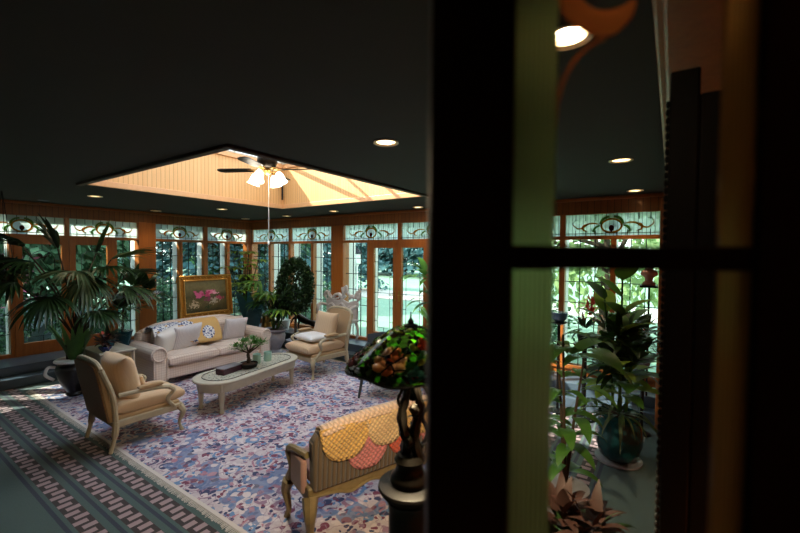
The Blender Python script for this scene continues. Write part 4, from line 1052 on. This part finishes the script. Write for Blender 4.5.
# plants on the back step by the left wall (behind the sofa)
fp=thing('leafy_stand_plant','dark broad leafed plant on the step behind the sofa, left of painting','plant',(-8.95,3.35,.3))
MB().lathe([(.12,0),(.17,.25),(.19,.3),(.16,.3)],seg=16).build('pot','teal_dark',fp)
MB().tube([(0,0,.3),(.02,.05,1.2)],.02,6).build('stem','trunk',fp)
leaves_cluster('foliage',fp,'leaf_dark',[((0,0,.7),.3),((.05,.2,1.15),.3),((.0,.45,1.05),.25)],34,.42,.14,1.2,.8,seed=14,kn=6)
# urn with lady palm right of the sofa
up=thing('urn_plant','lady palm bursting from a weathered stone urn right of the sofa','plant',(-7.02,5.52,RZ0))
MB().lathe([(.15,0),(.16,.04),(.11,.08),(.12,.12),(.19,.25),(.21,.38),(.19,.44),(.25,.49),(.27,.51),(.25,.53),(.21,.5)],seg=28).build('urn','urn',up)
MB().lathe([(.22,.5),(.1,.52),(.001,.53)],cap=False,seg=14).build('soil','soil',up)
m=MB(); random.seed(18)
hubs=[]
for i in range(20):
    a=random.uniform(0,2*PI); h=random.uniform(.75,1.65); rr=random.uniform(.1,.42); H_=(rr*math.cos(a),rr*math.sin(a),h); hubs.append((H_,a)); m.tube([(0.05*math.cos(a),.05*math.sin(a),.5),(H_[0]*.5,H_[1]*.5,h*.8),H_],.009,5)
m.build('stem','leaf_mid',up)
m=MB(); m2=MB()
for i,(H_,a) in enumerate(hubs): fan_leaf(m2 if i%3==0 else m,H_,(math.cos(a),math.sin(a),.25),.46,10,.9,190,.075)
m.build('fronds','leaf_mid',up,merge=False); m2.build('young_fronds','leaf_lime',up,merge=False)
leaves_cluster('lower_foliage',up,'leaf_dark',[((0,0,.72),.25),((0,0,.95),.28)],110,.22,.04,1.2,.8,seed=15)
# topiary ball tree behind it
tp=thing('topiary_tree','dark dense oval topiary tree behind the urn palm','topiary',(-6.5,5.62,RZ0))
MB().lathe([(.13,0),(.17,.3),(.19,.34),(.16,.34)],seg=18).build('pot','urn',tp); MB().tube([(0,0,.3),(.01,0,.9),(0,0,1.5)],[.03,.026,.02],8).build('trunk','trunk',tp)
crown_=MB(); random.seed(16)
for i in range(6500):
    v=Vector((random.gauss(0,1),random.gauss(0,1),random.gauss(0,1))).normalized()*random.uniform(.72,1.03)
    crown_.leaf(Vector((v.x*.36,v.y*.36,1.46+v.z*.56)),v+Vector((random.uniform(-.7,.7),random.uniform(-.7,.7),random.uniform(-.7,.5))),.055,.028,.3,n=1,shape=.5) if False else None
    c=Vector((v.x*.36,v.y*.36,1.46+v.z*.56)); d=(v+Vector((random.uniform(-.8,.8),random.uniform(-.8,.8),random.uniform(-.8,.5)))).normalized()*random.uniform(.04,.075); u=d.cross(Vector((random.uniform(-1,1),random.uniform(-1,1),1))).normalized()*.022
    b=len(crown_.v); crown_.v+=[c,c+d*.5+u,c+d,c+d*.5-u]; crown_.f.append((b,b+1,b+2,b+3))
crown_.build('foliage','leaf_dark',tp,smooth=False,merge=False)
# yellow green tall plant in front of room corner
sf=thing('umbrella_plant','tall yellow green umbrella plant by the corner windows','plant',(-8.2,5.62,RZ0))
MB().lathe([(.14,0),(.19,.3),(.2,.36),(.17,.36)],seg=16).build('pot','urn',sf)
m=MB(); m1=MB(); random.seed(23)
for i in range(26):
    a=random.uniform(0,2*PI); h=random.uniform(1.2,2.2); rr=random.uniform(.05,.38); H_=Vector((rr*math.cos(a),rr*math.sin(a),h)); m.tube([(0,0,.3),(H_.x*.4,H_.y*.4,h*.7),H_],.01,5)
    for k in range(8):
        t=a+k*PI/4; m1.leaf(H_,(math.cos(t),math.sin(t),.15),random.uniform(.22,.34),.09,.9,n=5)
m.build('stem','trunk',sf); m1.build('foliage','leaf_lime',sf,merge=False)
leaves_cluster('lower_foliage',sf,'leaf_mid',[((0,0,.9),.25)],60,.25,.07,1.2,.8,seed=24)
# white bird of paradise flowers beside it
wf=thing('white_flower_pot','low pot of white and pink flowers between the umbrella plant and urn','flower pot',(-7.75,6.33,.3))
MB().lathe([(.12,0),(.17,.25),(.15,.25)],seg=16).build('pot','white_cer',wf)
leaves_cluster('foliage',wf,'leaf_dark',[((0,0,.6),.26),((0,0,.9),.24)],110,.16,.06,1.2,.7,seed=25); leaves_cluster('blossom',wf,'flower_white',[((0,-.05,.95),.28),((0,-.1,.6),.28)],16,.09,.06,1.2,.4,seed=26,kn=3)
MB().tube([(0,0,.25),(0,0,.9)],.015,6).build('stem','trunk',wf)
rp=thing('red_flower_pot','tiny red flowering pot on the step left of the far armchair','flower pot',(-6.42,6.28,.3))
MB().lathe([(.06,0),(.09,.14),(.08,.14)],seg=14).build('pot','urn',rp); leaves_cluster('foliage',rp,'leaf_dark',[((0,0,.22),.1)],60,.08,.03,1.2,.7,seed=27); leaves_cluster('blossom',rp,'flower_red',[((0,0,.3),.09)],26,.04,.04,1.2,.4,seed=28,kn=2)
# leafy plant by the back doors (edge of black stile)
dp=thing('rubber_plant','leafy plant by the back doors, just left of the black stile','plant',(-3.0,5.35,RZ0))
MB().lathe([(.15,0),(.2,.3),(.21,.36),(.18,.36)],seg=16).build('pot','urn',dp)
MB().tube(bez([(0,0,.3),(.03,0,1.),(0,0,1.9)],5),[.03,.02,.012],7).build('stem','trunk',dp)
leaves_cluster('foliage',dp,'leaf_mid',[((-.1,0,1.75),.26),((0,0,1.4),.3),((0,0,1.0),.3)],16,.36,.12,1.1,1.1,seed=29,kn=6)

# ---- right hand view through the glass door
bpz=thing('dumbcane_plant','big leafed plant in a glossy teal round pot on a saucer','potted plant',(-.42,4.72,0))
MB().lathe([(.2,.0),(.225,.012),(.225,.03),(.2,.02)],seg=30).build('saucer','urn',bpz)
MB().lathe([(.12,.02),(.18,.07),(.222,.2),(.225,.3),(.2,.42),(.18,.46),(.2,.49),(.205,.51),(.19,.52),(.17,.47)],seg=32).build('pot','teal_glaze',bpz)
MB().lathe([(.175,.46),(.13,.5),(.05,.53),(.001,.53)],cap=False,seg=18).build('bark_mulch','soil',bpz)
M['gt']=None
m=MB(); random.seed(33); lf=[MB(),MB()]
for k in range(4):
    a=k*1.6; top_=Vector((.16*math.cos(a),.16*math.sin(a),1.25+.22*k)); P=bez([(.06*math.cos(a),.06*math.sin(a),.5),(top_.x*.5,top_.y*.5,.9),top_],6); m.tube(P,[.018,.014,.01],6)
    for i in range(15):
        q=P[min(len(P)-1,int((.35+.65*i/14)*(len(P)-1)))]; t=i*2.4+k
        el=.2+.9*i/14; lf[(i+k)%3==0].leaf(q,(math.cos(t),math.sin(t),el),random.uniform(.32,.46),random.uniform(.16,.22),.65,n=8,shape=.8)
m.build('stem','leaf_mid',bpz); lf[0].build('foliage','leaf_mid',bpz,merge=False); lf[1].build('light_foliage','leaf_lime',bpz,merge=False)
leaves_cluster('lower_foliage',bpz,'leaf_dark',[((0,0,.95),.24),((.0,0,1.25),.26)],70,.28,.09,1.2,.9,seed=34,kn=5)
leaves_cluster('trailing_leaves',bpz,'leaf_palm',[((0,-.1,.53),.08)],26,.5,.045,.5,1.6,seed=35,kn=8)
# nearer plant with large drooping leaves
np_=thing('philodendron','tall dark philodendron nearer the camera with large drooping leaves','potted plant',(-.66,3.32,0))
MB().lathe([(.12,0),(.17,.28),(.18,.32),(.16,.32)],seg=18).build('pot','urn',np_)
m=MB(); l2=MB(); random.seed(41)
for k in range(3):
    a=k*2.1+.4; P=bez([(0,0,.3),(.05*math.cos(a),.05*math.sin(a),.8),(.12*math.cos(a),.12*math.sin(a),1.35+.1*k)],7); m.tube(P,[.016,.012,.008],6)
    for i in range(11):
        q=P[int((.2+.8*i/10)*(len(P)-1))]; t=i*2.3+k*1.1; l2.leaf(q,(math.cos(t),math.sin(t),.35),random.uniform(.22,.4),random.uniform(.07,.12),1.2,n=8,shape=.8)
for d,L,W in (((.6,-.5,.4),.55,.17),((.9,-.1,.1),.5,.15),((-.1,-.8,.5),.5,.16),((.4,.6,.4),.5,.15)): l2.leaf((.03,0,1.38),d,L,W,1.1,n=9,shape=.8)
m.build('stem','trunk',np_); l2.build('foliage','leaf_mid',np_,merge=False)
# red croton in the foreground
crn=thing('croton_plant','red and bronze leafed croton at the bottom of the door view','potted plant',(-.34,1.95,0))
MB().lathe([(.11,.28),(.15,.52),(.165,.56),(.145,.56)],seg=18).build('pot','ebony',crn); MB().lathe([(.15,0),(.15,.02),(.1,.04),(.1,.25),(.14,.28)],seg=18).build('plant_stand','ebony',crn)
MB().tube(bez([(0,0,.5),(.0,.02,.7),(0,0,.95)],5),[.016,.01],6).build('stem','trunk',crn)
leaves_cluster('foliage',crn,'leaf_red',[((0,0,.84),.1),((.06,0,.9),.1),((-.06,0,.93),.1)],20,.17,.055,1.1,.8,seed=43,kn=7)
leaves_cluster('lower_foliage',crn,'leaf_dark',[((0,0,.75),.14)],26,.24,.07,1.1,.9,seed=44,kn=6)
# red bromeliad on a stand near back wall
br=thing('coral_bromeliad','coral red spiky bromeliad on a dark stand by the back window','potted plant',(-.92,5.66,0))
MB().tube([(0,0,0),(0,0,.98)],.03,8).lathe([(.14,0),(.14,.03),(.03,.06)],seg=16).lathe([(.03,.94),(.14,.98),(.14,1.0)],seg=16).build('plant_stand','iron',br)
MB().lathe([(.07,1.0),(.1,1.12),(.09,1.12)],seg=16).build('pot','ebony',br)
leaves_cluster('foliage',br,'leaf_dark',[((0,0,1.2),.08)],30,.3,.04,.9,.9,seed=45,kn=6); leaves_cluster('blossom',br,'flower_red',[((.06,0,1.36),.16),((.08,0,1.5),.1)],34,.14,.035,1.3,.7,seed=46,kn=5)
bb2=thing('blue_bowl','blue glazed bowl on a slim dark stand beside the bromeliad','bowl',(-1.26,5.72,0))
MB().tube([(0,0,0),(0,0,1.24)],.02,8).lathe([(.12,0),(.12,.02),(.02,.05)],seg=14).lathe([(.02,1.2),(.11,1.24),(.11,1.25)],seg=14).build('stand','iron',bb2)
M['blueg']=simple('blue glaze','5f7f9c',.2)
MB().lathe([(.05,1.25),(.1,1.3),(.115,1.38),(.1,1.38)],seg=20).build('bowl','blueg',bb2)
ch=thing('pink_bust','small pink terracotta bust on a dark bracket shelf at right','bust',(-.24,6.1,1.78))
M['terra']=simple('pink terracotta','b8867a',.7,var=.25)
MB().bb(-.1,.1,-.08,.1,-.03,0).build('shelf','iron',ch)
MB().lathe([(.07,0),(.075,.03),(.04,.06),(.05,.1),(.1,.14),(.09,.18),(.035,.21),(.04,.25)],seg=18).build('shoulders','terra',ch); q=MB().ball((0,0,.31),(.062,.07,.08),14,10); q.ball((0,-.07,.3),(.012,.016,.018),6,5); q.build('head','terra',ch)
MB().tube([(.0,.09,-1.78),(.0,.09,-.03)],.014,6).build('bracket_post','iron',ch)
rb=thing('red_flower_plant','trailing plant with red blossoms right of the teal potted plant','potted plant',(-.26,5.6,0))
MB().tube([(0,0,0),(0,0,.8)],.02,8).lathe([(.1,0),(.1,.02),(.02,.05)],seg=14).build('stand','iron',rb); MB().lathe([(.06,.8),(.09,.92),(.08,.92)],seg=14).build('pot','urn',rb)
leaves_cluster('foliage',rb,'leaf_dark',[((0,0,1.05),.14),((0,0,1.25),.12)],40,.16,.05,1.2,.9,seed=47); leaves_cluster('blossom',rb,'flower_red',[((.0,0,1.2),.13)],16,.06,.05,1.2,.4,seed=48,kn=3)
vt=thing('floor_register','bronze floor register set in the carpet beside the teal pot','floor vent',(-.3,5.5,0))
M['regi']=simple('bronze register','8a7468',.4,.4)
MB().bb(-.085,.085,-.15,.15,0,.006).build('plate','regi',vt,smooth=False)
m=MB()
for i in range(9): m.bb(-.07,.07,-.13+i*.031,-.118+i*.031,.006,.009)
m.build('slot','ebony',vt,smooth=False)

# ================================================================ FOREGROUND GLAZED DOOR AND CARVED POST
dr=tag(empty('door_3',(0.0,0.0,0),R(34.4)),'black glazed door close to the camera with fluted glass strips',kind='structure')
D0=.40; k_=D0/397
def px(x): return (x-400)*k_
def stile(n,x0,x1,dep=.05,z0=0,z1=3.0): return MB().bb(px(x0),px(x1),D0,D0+dep,z0,z1).build(n,'black',dr,smooth=False,bevel=.003)
stile('stile',430,513); 
zb=2.15+.0145*0-( -0)
Z=lambda y:2.15-(y-255)*k_
MB().bb(px(513.5),px(760),D0+.004,D0+.022,Z(269),Z(244)).build('glazing_bar','black',dr,smooth=False,bevel=.002)
t=NT('fluted obscure glass'); c=t.co(); X=t.xyz(c)
wv=t.math('SINE',t.math('MULTIPLY',X[0],1250.0)); 
gl=t.n('ShaderNodeBsdfGlass'); gl.inputs['Roughness'].default_value=.42; gl.inputs['Color'].default_value=(.62,.66,.42,1); gl.inputs['IOR'].default_value=1.25
bp_=t.n('ShaderNodeBump'); bp_.inputs['Strength'].default_value=.6; bp_.inputs['Distance'].default_value=.002; t.l(wv,bp_.inputs['Height']); t.l(bp_.outputs[0],gl.inputs['Normal'])
tl=t.n('ShaderNodeBsdfTranslucent'); tl.inputs[0].default_value=(.38,.45,.27,1)
mx=t.n('ShaderNodeMixShader'); mx.inputs[0].default_value=.35; t.l(gl.outputs[0],mx.inputs[1]); t.l(tl.outputs[0],mx.inputs[2]); t.l(mx.outputs[0],t.out.inputs[0]); M['fluted']=t.m
M['fluted2']=M['fluted'].copy(); 
for n_ in M['fluted2'].node_tree.nodes:
    if n_.type=='BSDF_GLASS': n_.inputs['Color'].default_value=(.5,.36,.2,1)
    if n_.type=='BSDF_TRANSLUCENT': n_.inputs[0].default_value=(.4,.24,.1,1)
for a,b,mt in ((514,556,'fluted'),(725,757,'fluted2')): MB().bb(px(a),px(b),D0+.006,D0+.012,0,3.0).build('fluted_glass',mt,dr,smooth=False)
MB().bb(px(556.5),px(724.5),D0+.008,D0+.011,0,3.0).build('pane','clear',dr,smooth=False)
stile('stile',757.5,870,.05)
M['amberg']=NT('amber glass scroll').m; t=NT('amber glass scroll'); tl=t.n('ShaderNodeBsdfTranslucent'); tl.inputs[0].default_value=lin('c08a62'); tp=t.n('ShaderNodeBsdfTransparent'); tp.inputs[0].default_value=lin('e0b080')
mx=t.n('ShaderNodeMixShader'); mx.inputs[0].default_value=.12; t.l(tl.outputs[0],mx.inputs[1]); t.l(tp.outputs[0],mx.inputs[2]); t.l(mx.outputs[0],t.out.inputs[0]); M['amberg']=t.m
sc_=[(558,-12),(566,8),(582,22),(600,30),(620,26),(634,10),(636,-6),(622,2),(604,6),(588,0),(576,-16)]
q=[(p.x,p.y) for p in bez([(px(a),Z(b),0) for a,b in sc_],4)]
MB().prism(q,.005,xf=T(0,D0+.018,0)@RX(90)).build('amber_scroll','amberg',dr)
MB().tube(bez([(px(556),D0+.014,Z(132)),(px(560),D0+.014,Z(95)),(px(572),D0+.014,Z(62)),(px(592),D0+.014,Z(40)),(px(606),D0+.014,Z(34))],6),.0022,6).build('scroll_line','amberg',dr)
# tall carved dark post by the right wall
cp=thing('carved_post','tall black carved wooden post beyond the glass door at right','carved post',(.074,1.42,0))
MB().bb(-.09,-.02,-.06,.05,0,2.67).bb(-.0201,.26,-.05,.05,0,2.60).build('post','ebony',cp,smooth=False,bevel=.006)
m=MB(); z=.05
while z<2.6: m.ball((-.093,-.055,z),(.006,.006,.011),8,6); z+=.022
m.build('bead_moulding','ebony',cp)
# ================================================================ OUTSIDE
t=NT('mown lawn'); X=t.xyz(t.co('Object')); nn=t.noise(t.co(),1.2,4)
t.pr(t.mix(nn,lin('587660'),lin('78967c')),.9); M['lawn']=t.m
M['gravel']=simple('pale gravel drive','a9a598',.9,var=.1,scale=30)
M['stone']=simple('grey garden rock','5d6a6c',.85,var=.4,scale=5,bump=.5)
struct('ground',MB().bb(-70,40,6.83,70,-.1,.1).bb(-70,XA-.21,-40,6.82,-.1,.1),'lawn',smooth=False)
dv=MB(); L_=bez([(-40,13.2),(-22,15.8),(-12,16.6),(-2,16.5),(12,15)] and [(-40,13.2,0),(-22,15.8,0),(-12,16.6,0),(-2,16.5,0),(12,15,0)],8)
vs=[];fs=[]
for i,p in enumerate(L_):
    for s in (-1.9,1.9): vs+= [(p.x,p.y+s,.1),(p.x,p.y+s,.125)]
for i in range(len(L_)-1):
    a=i*4; fs+=[(a+1,a+3,a+7,a+5),(a,a+1,a+5,a+4),(a+2,a+6,a+7,a+3)]
struct('driveway',dv.add(vs,fs),'gravel')
def crown_mesh(n,rx,rz,ls,mat,seed,conifer=False,hollow=.55):
    random.seed(seed); m=MB()
    for i in range(n):
        while True:
            v=Vector((random.uniform(-1,1),random.uniform(-1,1),random.uniform(-1,1)))
            if .05<v.length<1 : break
        r=v.length; v=v.normalized()*(hollow+(1-hollow)*random.random())
        lump=1+.28*mnoise.noise(v*2.3+Vector((seed,0,0)))
        if conifer:
            h=random.random()**.8; a=random.uniform(0,2*PI); rr=(1-h)*(.55+.45*random.random())
            rr*=1+.25*math.sin(h*38)
            c=Vector((rr*rx*math.cos(a),rr*rx*math.sin(a),(h*2-1)*rz)); d=Vector((math.cos(a),math.sin(a),-.5))
        else:
            c=Vector((v.x*rx*lump,v.y*rx*lump,v.z*rz*lump)); d=v+Vector((random.uniform(-.6,.6),random.uniform(-.6,.6),random.uniform(-.9,.3)))
        s=ls*random.uniform(.6,1.4); d=d.normalized(); u=d.cross(Vector((random.uniform(-1,1),random.uniform(-1,1),1))).normalized()*s*.32
        b=len(m.v); m.v+=[c,c+d*s*.5+u,c+d*s,c+d*s*.5-u]; m.f.append((b,b+1,b+2,b+3))
    return m
_cr={}
def tree(x,y,h,rx,rz,kind,label,group=None,key=None,sc_=1.,tr=True,z=.1,cat='tree',name=None):
    """h = height of crown centre"""
    r=thing(name or {'conifer':'spruce_tree','leafy':'leafy_tree','bright':'light_leafed_tree','bush':'bush'}[kind],label,cat,(x,y,z),random.uniform(0,6),group)
    k=key or (kind,rx,rz)
    if k not in _cr:
        mt={'conifer':'spruce','leafy':'pinefoliage','bright':'brightfol','bush':'pinefoliage'}[kind]
        n={'conifer':5600,'leafy':4600,'bright':1500,'bush':1600}[kind]
        _cr[k]=crown_mesh(n,rx,rz,{'conifer':.30,'leafy':.30,'bright':.26,'bush':.16}[kind]*max(.6,(rx/2.2)),mt,len(_cr)+3,kind=='conifer').build('foliage',mt,r,smooth=False,merge=False)
        o=_cr[k]
    else: o=_cr[k].copy(); col.objects.link(o); o.parent=r
    o.location=(0,0,h)
    if tr:
        b=MB().tube([(0,0,-.05),(.05,0,h*.5),(0,.05,h)],[.05*rx+.05,.04*rx+.03,.03],8)
        if kind!='bush':
            for q in range(6): a=q*1.05; b.tube([(0,0,h*(.45+.07*q)),(rx*.6*math.cos(a),rx*.6*math.sin(a),h+rz*.3*math.sin(q))],[.03*rx+.01,.015],5)
        b.build('trunk','trunk',r)
    return r
# left side, close woodland
tree(-12.4,-.6,2.9,1.7,1.9,'leafy','leafy tree outside the leftmost windows, nearest the house','tree',None) if False else None
lt=[(-14.2,.2,3.2,2.2,2.8,'leafy','dark leafy tree outside the left french doors'),
    (-13.8,3.3,3.2,2.2,2.8,'leafy','dark leafy tree outside the sidelight of the left french doors'),
    (-13.3,7.4,3.8,1.9,3.9,'conifer','blue green spruce outside the window behind the sofa'),
    (-13.6,9.9,3.2,2.2,2.8,'leafy','leafy tree outside the left room corner'),
    (-12.6,9.4,4.2,1.9,3.9,'conifer','blue green spruce outside the room corner'),
    (-18.5,5.2,3.6,2.2,2.8,'leafy','leafy tree standing deeper in the wood on the left'),
    (-19.5,-3.5,3.6,2.2,2.8,'leafy','leafy tree deep in the wood outside leftmost door'),
    (-18.5,11.6,3.6,2.2,2.8,'leafy','leafy tree deep in the wood past the room corner'),
    (-14,-4.2,3.2,2.2,2.8,'leafy','leafy tree to the left of the french doors')]
for a in lt: tree(*a,group='trees in the garden left of the house')
for i,(x,y,h,lab) in enumerate([(-15.4,13.6,3.9,'spruce outside the back window, partly behind topiary'),(-15.2,17.2,3.9,'spruce outside the back window, farther off')]):
    tree(x,y,h,1.9,3.9,'conifer','blue green '+lab,group='trees in the garden left of the house')
# far tree line across the lawn
fl=[(-44,20),(-41,26),(-37,30),(-32,32),(-27,33),(-22.5,33.5),(-18,33)]
nm_=['leftmost','second from left','third from left','fourth from left','fifth from left','sixth from left','seventh from left','eighth from left','ninth from left','tenth from left','fourth from right','third from right','second from right']
for i,(x,y) in enumerate(fl):
    tree(x,y,6.2,4.4,5.8,'conifer','tall dark tree in the far line across the lawn, '+nm_[i]+' of the line','far tree line',name='tall_tree',key=('far',i%2))
# right end: light foliage against the sky
bt=[(-2.6,10.4,3.0,1.7,2.4,'left of the red flowers'),(-1.2,9.6,3.1,1.7,2.4,'right behind the red flowers'),(.4,10.6,3.2,1.7,2.4,'behind the big potted plant')]
for x,y,h,a,b,lab in bt: tree(x,y,h,a,b,'bright','light green tree close outside the right end window, '+lab,'light trees outside the back window')
for i,(x,y,s,lab) in enumerate([(-11.2,1.9,1,'outside the left french doors'),(-11.0,3.4,1,'outside the left sidelight'),(-11.4,5.0,1,'outside the window left of the painting'),(-11.3,6.3,1,'outside the window right of the painting'),(-9.3,8.6,1,'outside the back window nearest the room corner'),(-10.6,9.3,1,'outside the back window beside the topiary'),(-2.4,8.4,1,'outside the right end window')]):
    tree(x,y,.7,.75,.7,'bush','low green bush '+lab,'low bushes against the windows',tr=False,cat='bush',z=.1)
for i,(x,y,s,lab) in enumerate([(-12.3,2.5,.8,'outside the left french doors, the larger one'),(-12.0,1.6,.5,'outside the left french doors, the smaller one'),(-12.3,3.9,.6,'outside the left sidelight')]):
    m=MB().ball((0,0,.35*s),(s,s*.8,s*.7),14,9,jit=.18); o=m.build('garden_rock','stone',None,smooth=False,loc=(x,y,.08)); tag(o,'grey garden rock '+lab,'rock','garden rocks')
ro=thing('rhododendron','bush with pink blossom outside the left french doors','bush',(-13.0,2.1,.1))
crown_mesh(1500,.9,.8,.14,'leaf_dark',31).build('foliage','pinefoliage',ro,smooth=False,merge=False,loc=(0,0,1.3))
crown_mesh(500,.95,.82,.13,'x',32,hollow=.9).build('blossom','flower_pink',ro,smooth=False,merge=False,loc=(0,0,1.35))
MB().tube([(0,0,0),(0,0,1.2)],.05).build('trunk','trunk',ro)
# lamp post on the lawn
lp=thing('lamp_post','white garden lamp post with lantern seen through the back window','lamp post',(-9.42,11.0,.1))
MB().lathe([(.09,0),(.09,.1),(.045,.16),(.035,1.6),(.06,1.64),(.06,1.68)],seg=12).build('post','white',lp)
MB().lathe([(.06,1.68),(.13,1.72),(.17,2.05),(.2,2.06)],seg=6).build('lantern_glass','white_cer',lp,smooth=False)
MB().lathe([(.2,2.06),(.21,2.08),(.1,2.2),(.02,2.28),(.02,2.34)],seg=6).build('lantern_cap','iron',lp,smooth=False)

# ================================================================ LIGHT AND CAMERA
wd=bpy.data.worlds.new('daylight'); sc.world=wd; wd.use_nodes=True
nt=wd.node_tree; nt.nodes.clear(); o_=nt.nodes.new('ShaderNodeOutputWorld'); bg=nt.nodes.new('ShaderNodeBackground')
tc=nt.nodes.new('ShaderNodeTexCoord'); sp=nt.nodes.new('ShaderNodeSeparateXYZ'); cr=nt.nodes.new('ShaderNodeValToRGB')
nt.links.new(tc.outputs['Generated'],sp.inputs[0]); nt.links.new(sp.outputs[2],cr.inputs[0])
cr.color_ramp.elements[0].color=(.84,.94,.93,1); cr.color_ramp.elements[0].position=.0
cr.color_ramp.elements[1].color=(.6,.76,.95,1); cr.color_ramp.elements[1].position=.9
nt.links.new(cr.outputs[0],bg.inputs[0]); bg.inputs[1].default_value=2.8; nt.links.new(bg.outputs[0],o_.inputs[0])
su=bpy.data.lights.new('sun','SUN'); su.energy=8; su.color=(1,.93,.8); su.angle=R(.6)
so=bpy.data.objects.new('sun',su); col.objects.link(so)
so.rotation_euler=Vector((1,.8,-1.08)).to_track_quat('-Z','Y').to_euler()
def portal(loc,sx,sy,rot):
    l=bpy.data.lights.new('window_portal','AREA'); l.shape='RECTANGLE'; l.size=sx; l.size_y=sy; l.cycles.is_portal=True
    o=bpy.data.objects.new('window_portal',l); col.objects.link(o); o.location=loc; o.rotation_euler=rot
portal((XA-.35,2.65,1.55),7.8,2.5,(R(90),0,R(-90)))
portal((-4.7,YB+.35,1.55),9.3,2.5,(R(-90),0,0))
portal(((HX0+HX1)/2,(HY0+HY1)/2,4.7),3.3,3.3,(0,0,0))
cd=bpy.data.cameras.new('camera'); cam=bpy.data.objects.new('camera',cd); col.objects.link(cam); sc.camera=cam
Mx=Matrix(((.82498486,-.02346879,.56466733,0),(.56509516,.01973678,-.82478962,0),(.0082121,.99952973,.02954464,2.15),(0,0,0,1)))
cam.matrix_world=Mx
cd.sensor_width=36; cd.lens=397/800*36; cd.clip_start=.02
cd.dof.use_dof=True; cd.dof.focus_distance=6.3; cd.dof.aperture_fstop=2.1
sc.view_settings.view_transform='Standard'; sc.view_settings.look='None'; sc.view_settings.gamma=1; sc.view_settings.exposure=.95
sc.view_settings.use_curve_mapping=False
cy_=sc.cycles; cy_.use_denoising=True; cy_.max_bounces=8; cy_.diffuse_bounces=4; cy_.transparent_max_bounces=24; cy_.transmission_bounces=6; cy_.sample_clamp_indirect=4; cy_.caustics_reflective=False; cy_.caustics_refractive=False
